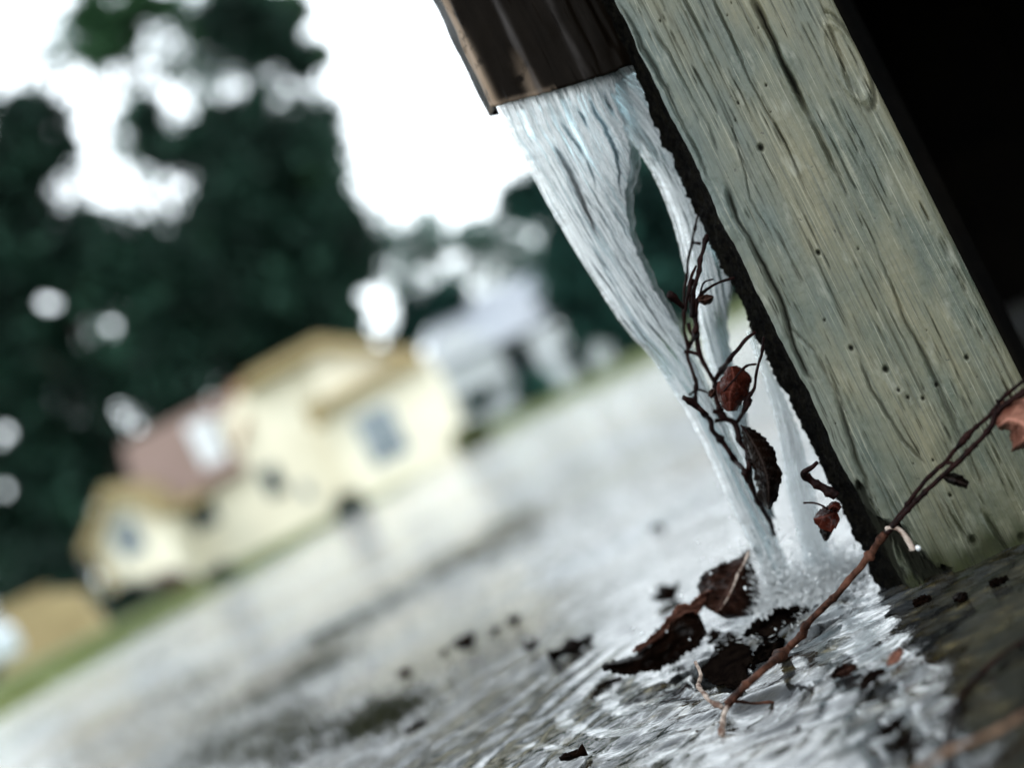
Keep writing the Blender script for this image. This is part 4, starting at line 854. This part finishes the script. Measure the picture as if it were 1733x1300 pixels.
panel(-530, -488, 100, 178, D0 + .2, 2, 'dormer', 'white', hs)
panel(-640, -560, 52, 70, D0 - 1.4, 1.4, 'porch_eave', 'ochre', hs)
poly([(-770, -78), (-640, -78), (-628, 58), (-660, 100), (-700, 130), (-745, 88), (-765, 36)], D0 - 2.5, 4, 'left_wing_wall', 'cream', hs)
poly([(-790, 62), (-745, 100), (-700, 148), (-655, 110), (-625, 66), (-632, 54), (-662, 94), (-700, 128), (-742, 84), (-780, 50)], D0 - 3, 4.5, 'left_wing_roof', 'ochre', hs)
panel(-772, -752, -78, 60, D0 - 2.62, .1, 'corner_trim', 'ochre', hs)
for w_ in ((-272, -200, -28, 66, D0 - 1.2, 'blue_glass'), (-452, -420, 4, 56, D0, 'glass'), (-590, -546, 8, 72, D0, 'glass'), (-722, -676, 18, 80, D0 - 2.5, 'blue_glass'), (-400, -384, -24, 4, D0, 'blue_glass')):
    window(*w_[:5], hs, 'white' if w_[5] == 'blue_glass' else 'blue_glass', w_[5])
h2 = tag(empty('house', HV(0, -62, 62)), 'white house with a pale grey gabled roof behind the cream house', 'house')
poly([(-130, -70), (112, -70), (108, 80), (-120, 84)], 62, 8, 'wall', 'white', h2)
poly([(-118, 20), (0, 20), (0, 96), (-60, 130), (-118, 92)], 61, 1, 'gable_wall', 'white', h2)
b = MB(); b.prism([HV(-130, 78, 60.5), HV(122, 70, 60.5), HV(160, 150, 67), HV(-70, 165, 67)], [HV(-130, 70, 62), HV(122, 62, 62), HV(160, 140, 69), HV(-70, 155, 69)]); b.build('roof', MT['grey_roof'], h2)
panel(140, 176, 60, 190, 64, 1.5, 'chimney', 'white', h2)
panel(8, 50, -55, 60, 61.9, .2, 'door', 'glass', h2); panel(-86, -36, -10, 32, 61.9, .2, 'window', 'glass', h2)
panel(60, 104, -66, 62, 60, .5, 'porch_column', 'white', h2); panel(-120, 20, -66, -30, 60.4, .4, 'porch_rail', 'grey_roof', h2)
# far white shed seen at the foot of the right tree
h3 = tag(empty('shed', HV(200, -60, 75)), 'small white shed at the foot of the dark right-hand tree', 'shed')
poly([(148, -66), (196, -66), (196, 10), (172, 30), (148, 10)], 75, 4, 'wall', 'white', h3); panel(140, 204, 8, 16, 74.6, 5, 'roof', 'grey_roof', h3)

# garden wall and pale car at the far left
gw = tag(empty('garden_wall', HV(-900, -62, 24)), 'low ochre garden wall left of the cream house', 'wall')
poly([(-1160, -90), (-800, -80), (-812, 5), (-880, 30), (-1160, 30)], 24, .3, 'masonry', 'ochre', gw); panel(-1165, -868, 30, 38, 23.95, .4, 'coping', 'ochre', gw)
car = tag(empty('parked_car', (-9.9, 19, .03)), 'pale blue-white car parked at the far left edge', 'car')
prof = [(-2.1, .25), (-2.12, .55), (-1.9, .78), (-1.1, .9), (-.55, 1.32), (.7, 1.36), (1.35, .95), (1.95, .86), (2.12, .6), (2.1, .25)]
b = MB(); b.prism([(x - 9.9 + .0, 18.2, z + .03) for x, z in prof], [(x - 9.9, 19.8, z + .03) for x, z in prof]); b.build('body', MT['carpaint'], car, bevel=.06)
for xs_ in ((-.5, .05, 1.0), (.12, .68, 1.22)):
    b = MB(); b.prism([(-9.9 + xs_[0] - (0.3 if xs_[0] < 0 else 0), 18.17, .97), (-9.9 + xs_[1] + (.35 if xs_[0] > 0 else 0), 18.17, .97), (-9.9 + xs_[1], 18.17, 1.29), (-9.9 + xs_[0], 18.17, 1.29)], [(-9.9 + xs_[0] - (0.3 if xs_[0] < 0 else 0), 18.3, .97), (-9.9 + xs_[1] + (.35 if xs_[0] > 0 else 0), 18.3, .97), (-9.9 + xs_[1], 18.3, 1.29), (-9.9 + xs_[0], 18.3, 1.29)]); b.build('window', MT['glass'], car)
for wx in (-1.35, 1.35):
    for wy in (18.22, 19.78):
        th = np.arange(20) / 20 * 2 * math.pi; b = MB(); f = [(-9.9 + wx + .32 * math.cos(t_), wy - .12, .33 + .32 * math.sin(t_)) for t_ in th]; b.prism(f, [(p[0], wy + .12, p[2]) for p in f]); w_ = b.build('wheel', MT['tyre'], car)
        b = MB(); f = [(-9.9 + wx + .19 * math.cos(t_), wy - .13, .33 + .19 * math.sin(t_)) for t_ in th]; b.prism(f, [(p[0], wy + .13, p[2]) for p in f]); b.build('rim', MT['grey_roof'], w_)
b = MB(); b.box((-7.83, 18.5, .68), (.08, .35, .14)); b.build('headlight', MT['white'], car)

# ------------------------------------------------------------------ trees and shrubs
def crown_mesh(blobs, D, n, size, mat, parent, name='crown', holes=(), deep=.8, seed=0, thr=-.15):
    """blobs: (x, y, r) in frame pixels; leaf faces are spread through ellipsoids of the same real size at distance D"""
    rg = np.random.default_rng(seed); B = np.array(blobs, float); wgt = B[:, 2] ** 2; wgt /= wgt.sum(); sc = D / FPX
    k_ = rg.choice(len(B), n, p=wgt); cen = np.array([P(x, y, D) for x, y, r in B]); R_ = B[:, 2] * sc
    u_ = rg.normal(size=(n, 3)); u_ /= np.linalg.norm(u_, axis=1)[:, None]; u_ *= (rg.uniform(0, 1, n) ** .42 * (1 + .32 * np.abs(rg.normal(size=n)) * (rg.random(n) < .35)))[:, None]
    dep = rg.uniform(-.35, .35, len(B))
    c = cen[k_] + u_ * R_[k_][:, None] * np.array([1, deep, 1]) + np.stack([0 * dep[k_], dep[k_] * R_[k_], 0 * dep[k_]], -1)
    m = fbm(c[:, 0] / (size * 6), c[:, 1] / (size * 6), c[:, 2] / (size * 6), 2, seed) > thr
    m &= c[:, 2] > -.03
    X_, Y_ = to_px(c)
    for hx, hy, hrx, hry in holes: m &= ((X_ - hx) / hrx) ** 2 + ((Y_ - hy) / hry) ** 2 > 1 - .85 * rg.random(n)
    c = c[m]; n = len(c)
    a_ = rg.normal(size=(n, 3)); a_ /= np.linalg.norm(a_, axis=1)[:, None]; b_ = np.cross(a_, rg.normal(size=(n, 3))); b_ /= np.linalg.norm(b_, axis=1)[:, None]
    s_ = size * rg.uniform(.5, 1.3, n)[:, None]; cc = np.cross(a_, b_) * s_ * .12
    V_ = np.stack([c - a_ * s_, c - b_ * s_ * .5 + cc, c + a_ * s_, c + b_ * s_ * .5 + cc], 1).reshape(-1, 3)
    return mesh_obj(name, V_, np.arange(4 * n).reshape(-1, 4), MT[mat], parent, smooth=False)
def tree(name, label, base_hv, D, blobs, n, size, mat, holes=(), group=None, trunk_r=.28, seed=0, thr=-.15, limbs=6):
    b0 = HV(*base_hv, D); b0[2] = .0; t_ = tag(empty(name, b0), label, 'tree', group)
    top = max((P(x, y, D) for x, y, r in blobs), key=lambda p: p[2]); rgl = np.random.default_rng(seed)
    b_ = MB(); mid = (b0 + top) / 2 + np.array([rgl.normal(0, .3), rgl.normal(0, .3), 0]); q = resample([b0 - (0, 0, .2), b0 * .6 + mid * .4, mid, top], 24)
    v, f = tube_arrays(q, np.linspace(trunk_r, trunk_r * .15, 24), 9, .15, seed); b_.add(v, f)
    for x, y, r in sorted(blobs, key=lambda z: -z[2])[:limbs]:
        e_ = P(x, y, D); s0 = q[int(np.clip((e_[2] * .55 / max(top[2], 1)) * 23, 3, 20))]; m_ = (s0 + e_) / 2 + np.array([0, rgl.normal(0, .4), -.3])
        v, f = tube_arrays(resample([s0, m_, e_], 12), np.linspace(trunk_r * .4, trunk_r * .08, 12), 6, .15, seed); b_.add(v, f)
    b_.build('trunk', MT['bark'], t_, smooth=True)
    crown_mesh(blobs, D, n, size, mat, t_, holes=holes, seed=seed, thr=thr); return t_
G1 = 'tall dark trees behind the houses'
holesT = [(80, 515, 34, 26), (190, 552, 15, 13), (230, 612, 11, 10), (300, 640, 12, 10), (528, 298, 42, 24), (4, 735, 30, 34), (5, 830, 20, 22), (95, 372, 13, 11), (30, 570, 18, 9)]
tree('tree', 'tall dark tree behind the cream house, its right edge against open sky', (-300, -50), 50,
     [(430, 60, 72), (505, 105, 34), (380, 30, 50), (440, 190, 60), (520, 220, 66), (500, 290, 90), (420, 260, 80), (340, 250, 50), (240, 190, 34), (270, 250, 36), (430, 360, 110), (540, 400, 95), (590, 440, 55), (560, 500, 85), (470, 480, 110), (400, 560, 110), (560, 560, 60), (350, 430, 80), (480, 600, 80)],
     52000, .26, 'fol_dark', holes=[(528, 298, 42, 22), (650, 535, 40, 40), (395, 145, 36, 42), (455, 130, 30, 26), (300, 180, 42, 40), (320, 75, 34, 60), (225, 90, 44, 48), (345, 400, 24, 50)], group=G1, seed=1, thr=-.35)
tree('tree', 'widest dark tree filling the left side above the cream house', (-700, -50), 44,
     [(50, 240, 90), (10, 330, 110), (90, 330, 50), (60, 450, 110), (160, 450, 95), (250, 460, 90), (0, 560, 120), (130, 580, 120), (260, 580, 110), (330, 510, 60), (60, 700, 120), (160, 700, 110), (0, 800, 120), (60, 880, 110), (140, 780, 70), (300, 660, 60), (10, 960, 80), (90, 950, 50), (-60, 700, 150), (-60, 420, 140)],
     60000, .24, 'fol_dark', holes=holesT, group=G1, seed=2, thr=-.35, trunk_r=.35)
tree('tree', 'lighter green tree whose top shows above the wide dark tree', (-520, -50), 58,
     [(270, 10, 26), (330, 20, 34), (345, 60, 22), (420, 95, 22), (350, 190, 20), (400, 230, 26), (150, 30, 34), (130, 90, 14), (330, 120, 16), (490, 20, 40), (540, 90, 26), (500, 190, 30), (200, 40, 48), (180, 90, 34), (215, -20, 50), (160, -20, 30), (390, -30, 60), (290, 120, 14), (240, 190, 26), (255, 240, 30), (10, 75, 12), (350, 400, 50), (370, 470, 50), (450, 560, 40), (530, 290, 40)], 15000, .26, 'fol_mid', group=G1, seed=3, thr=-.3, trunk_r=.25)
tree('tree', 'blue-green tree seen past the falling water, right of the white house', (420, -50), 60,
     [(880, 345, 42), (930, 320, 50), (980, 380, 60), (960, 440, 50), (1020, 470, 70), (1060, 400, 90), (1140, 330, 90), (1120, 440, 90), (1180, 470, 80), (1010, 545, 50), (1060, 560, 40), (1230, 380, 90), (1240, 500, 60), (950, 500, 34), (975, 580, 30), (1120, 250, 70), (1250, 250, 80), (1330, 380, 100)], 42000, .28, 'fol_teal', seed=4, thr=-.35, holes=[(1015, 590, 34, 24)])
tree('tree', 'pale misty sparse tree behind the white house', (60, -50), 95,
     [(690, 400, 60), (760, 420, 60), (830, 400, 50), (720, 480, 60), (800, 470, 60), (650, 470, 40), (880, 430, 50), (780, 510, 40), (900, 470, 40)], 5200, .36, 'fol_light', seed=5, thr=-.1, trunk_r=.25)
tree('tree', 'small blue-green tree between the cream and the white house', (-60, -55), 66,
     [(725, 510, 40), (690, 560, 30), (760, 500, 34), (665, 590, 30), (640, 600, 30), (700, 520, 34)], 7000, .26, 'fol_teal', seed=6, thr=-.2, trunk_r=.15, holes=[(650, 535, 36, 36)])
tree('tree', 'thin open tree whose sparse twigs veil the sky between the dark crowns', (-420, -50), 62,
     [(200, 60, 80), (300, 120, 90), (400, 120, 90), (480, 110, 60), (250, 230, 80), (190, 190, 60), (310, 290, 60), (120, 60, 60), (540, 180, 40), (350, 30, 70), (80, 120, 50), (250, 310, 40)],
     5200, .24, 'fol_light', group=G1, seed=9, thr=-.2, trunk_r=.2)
G2 = 'shrubs along the house fronts'
def shrub(label, x, y, r, D, n, mat, seed, fl=.8):
    c = P(x, y, D); t_ = tag(empty('shrub', (c[0], c[1], 0)), label, 'shrub', G2)
    crown_mesh([(x, y, r), (x - r * .5, y + r * .3, r * .7), (x + r * .5, y - r * .1, r * .7)], D, n, .0026 * D, mat, t_, 'foliage', seed=seed, thr=-.5)
    b_ = MB(); q = resample([np.array([c[0], c[1], -.1]), c], 5); v, f = tube_arrays(q, np.linspace(.05, .02, 5), 6, .1, 1); b_.add(v, f); b_.build('stem', MT['bark'], t_)
shrub('round dark shrub in front of the cream house, below the wing corner', 593, 860, 21, 16, 3600, 'fol_dark', 11)
shrub('small round dark shrub left of centre on the cream house front', 378, 980, 21, 10, 3600, 'fol_dark', 12)
shrub('dark green shrub at the left corner of the cream house', 228, 1026, 40, 33, 5500, 'fol_dark', 13)
shrub('dark red shrub at the left foot of the cream house', 292, 1000, 30, 33.5, 4500, 'fol_red', 14)
shrub('bright green shrub at the right corner of the cream house', 800, 742, 26, 36, 2600, 'lawn' if False else 'grass', 15)
shrub('dark shrub before the door of the white house', 905, 655, 26, 58, 3200, 'fol_teal', 16)
shrub('dark shrub before the white house window', 808, 680, 17, 58, 2000, 'fol_teal', 17)
shrub('dark shrub beside the white shed', 975, 640, 14, 70, 1500, 'fol_teal', 18)
shrub('dark green shrub behind the ochre garden wall', 90, 985, 60, 27, 5200, 'fol_dark', 19)
# far hedge line closing the horizon
rg = np.random.default_rng(5); n = 26000
c = np.stack([rg.uniform(-70, 90, n), rg.uniform(120, 132, n), rg.uniform(0, 1, n) ** .8 * 5.5], -1); c = c[c[:, 2] < 3.2 + 2.2 * fbm(c[:, 0] / 9, 0, 0, 3, 6)]; n = len(c)
a_ = rg.normal(size=(n, 3)); a_ /= np.linalg.norm(a_, axis=1)[:, None]; b_ = np.cross(a_, rg.normal(size=(n, 3))); b_ /= np.linalg.norm(b_, axis=1)[:, None]
V_ = np.stack([c - a_ * .5, c - b_ * .3, c + a_ * .5, c + b_ * .3], 1).reshape(-1, 3)
tag(mesh_obj('far_woods', V_, np.arange(4 * n).reshape(-1, 4), MT['fol_teal'], smooth=False), 'distant line of blue-green woods closing the street', 'woods', kind='stuff')
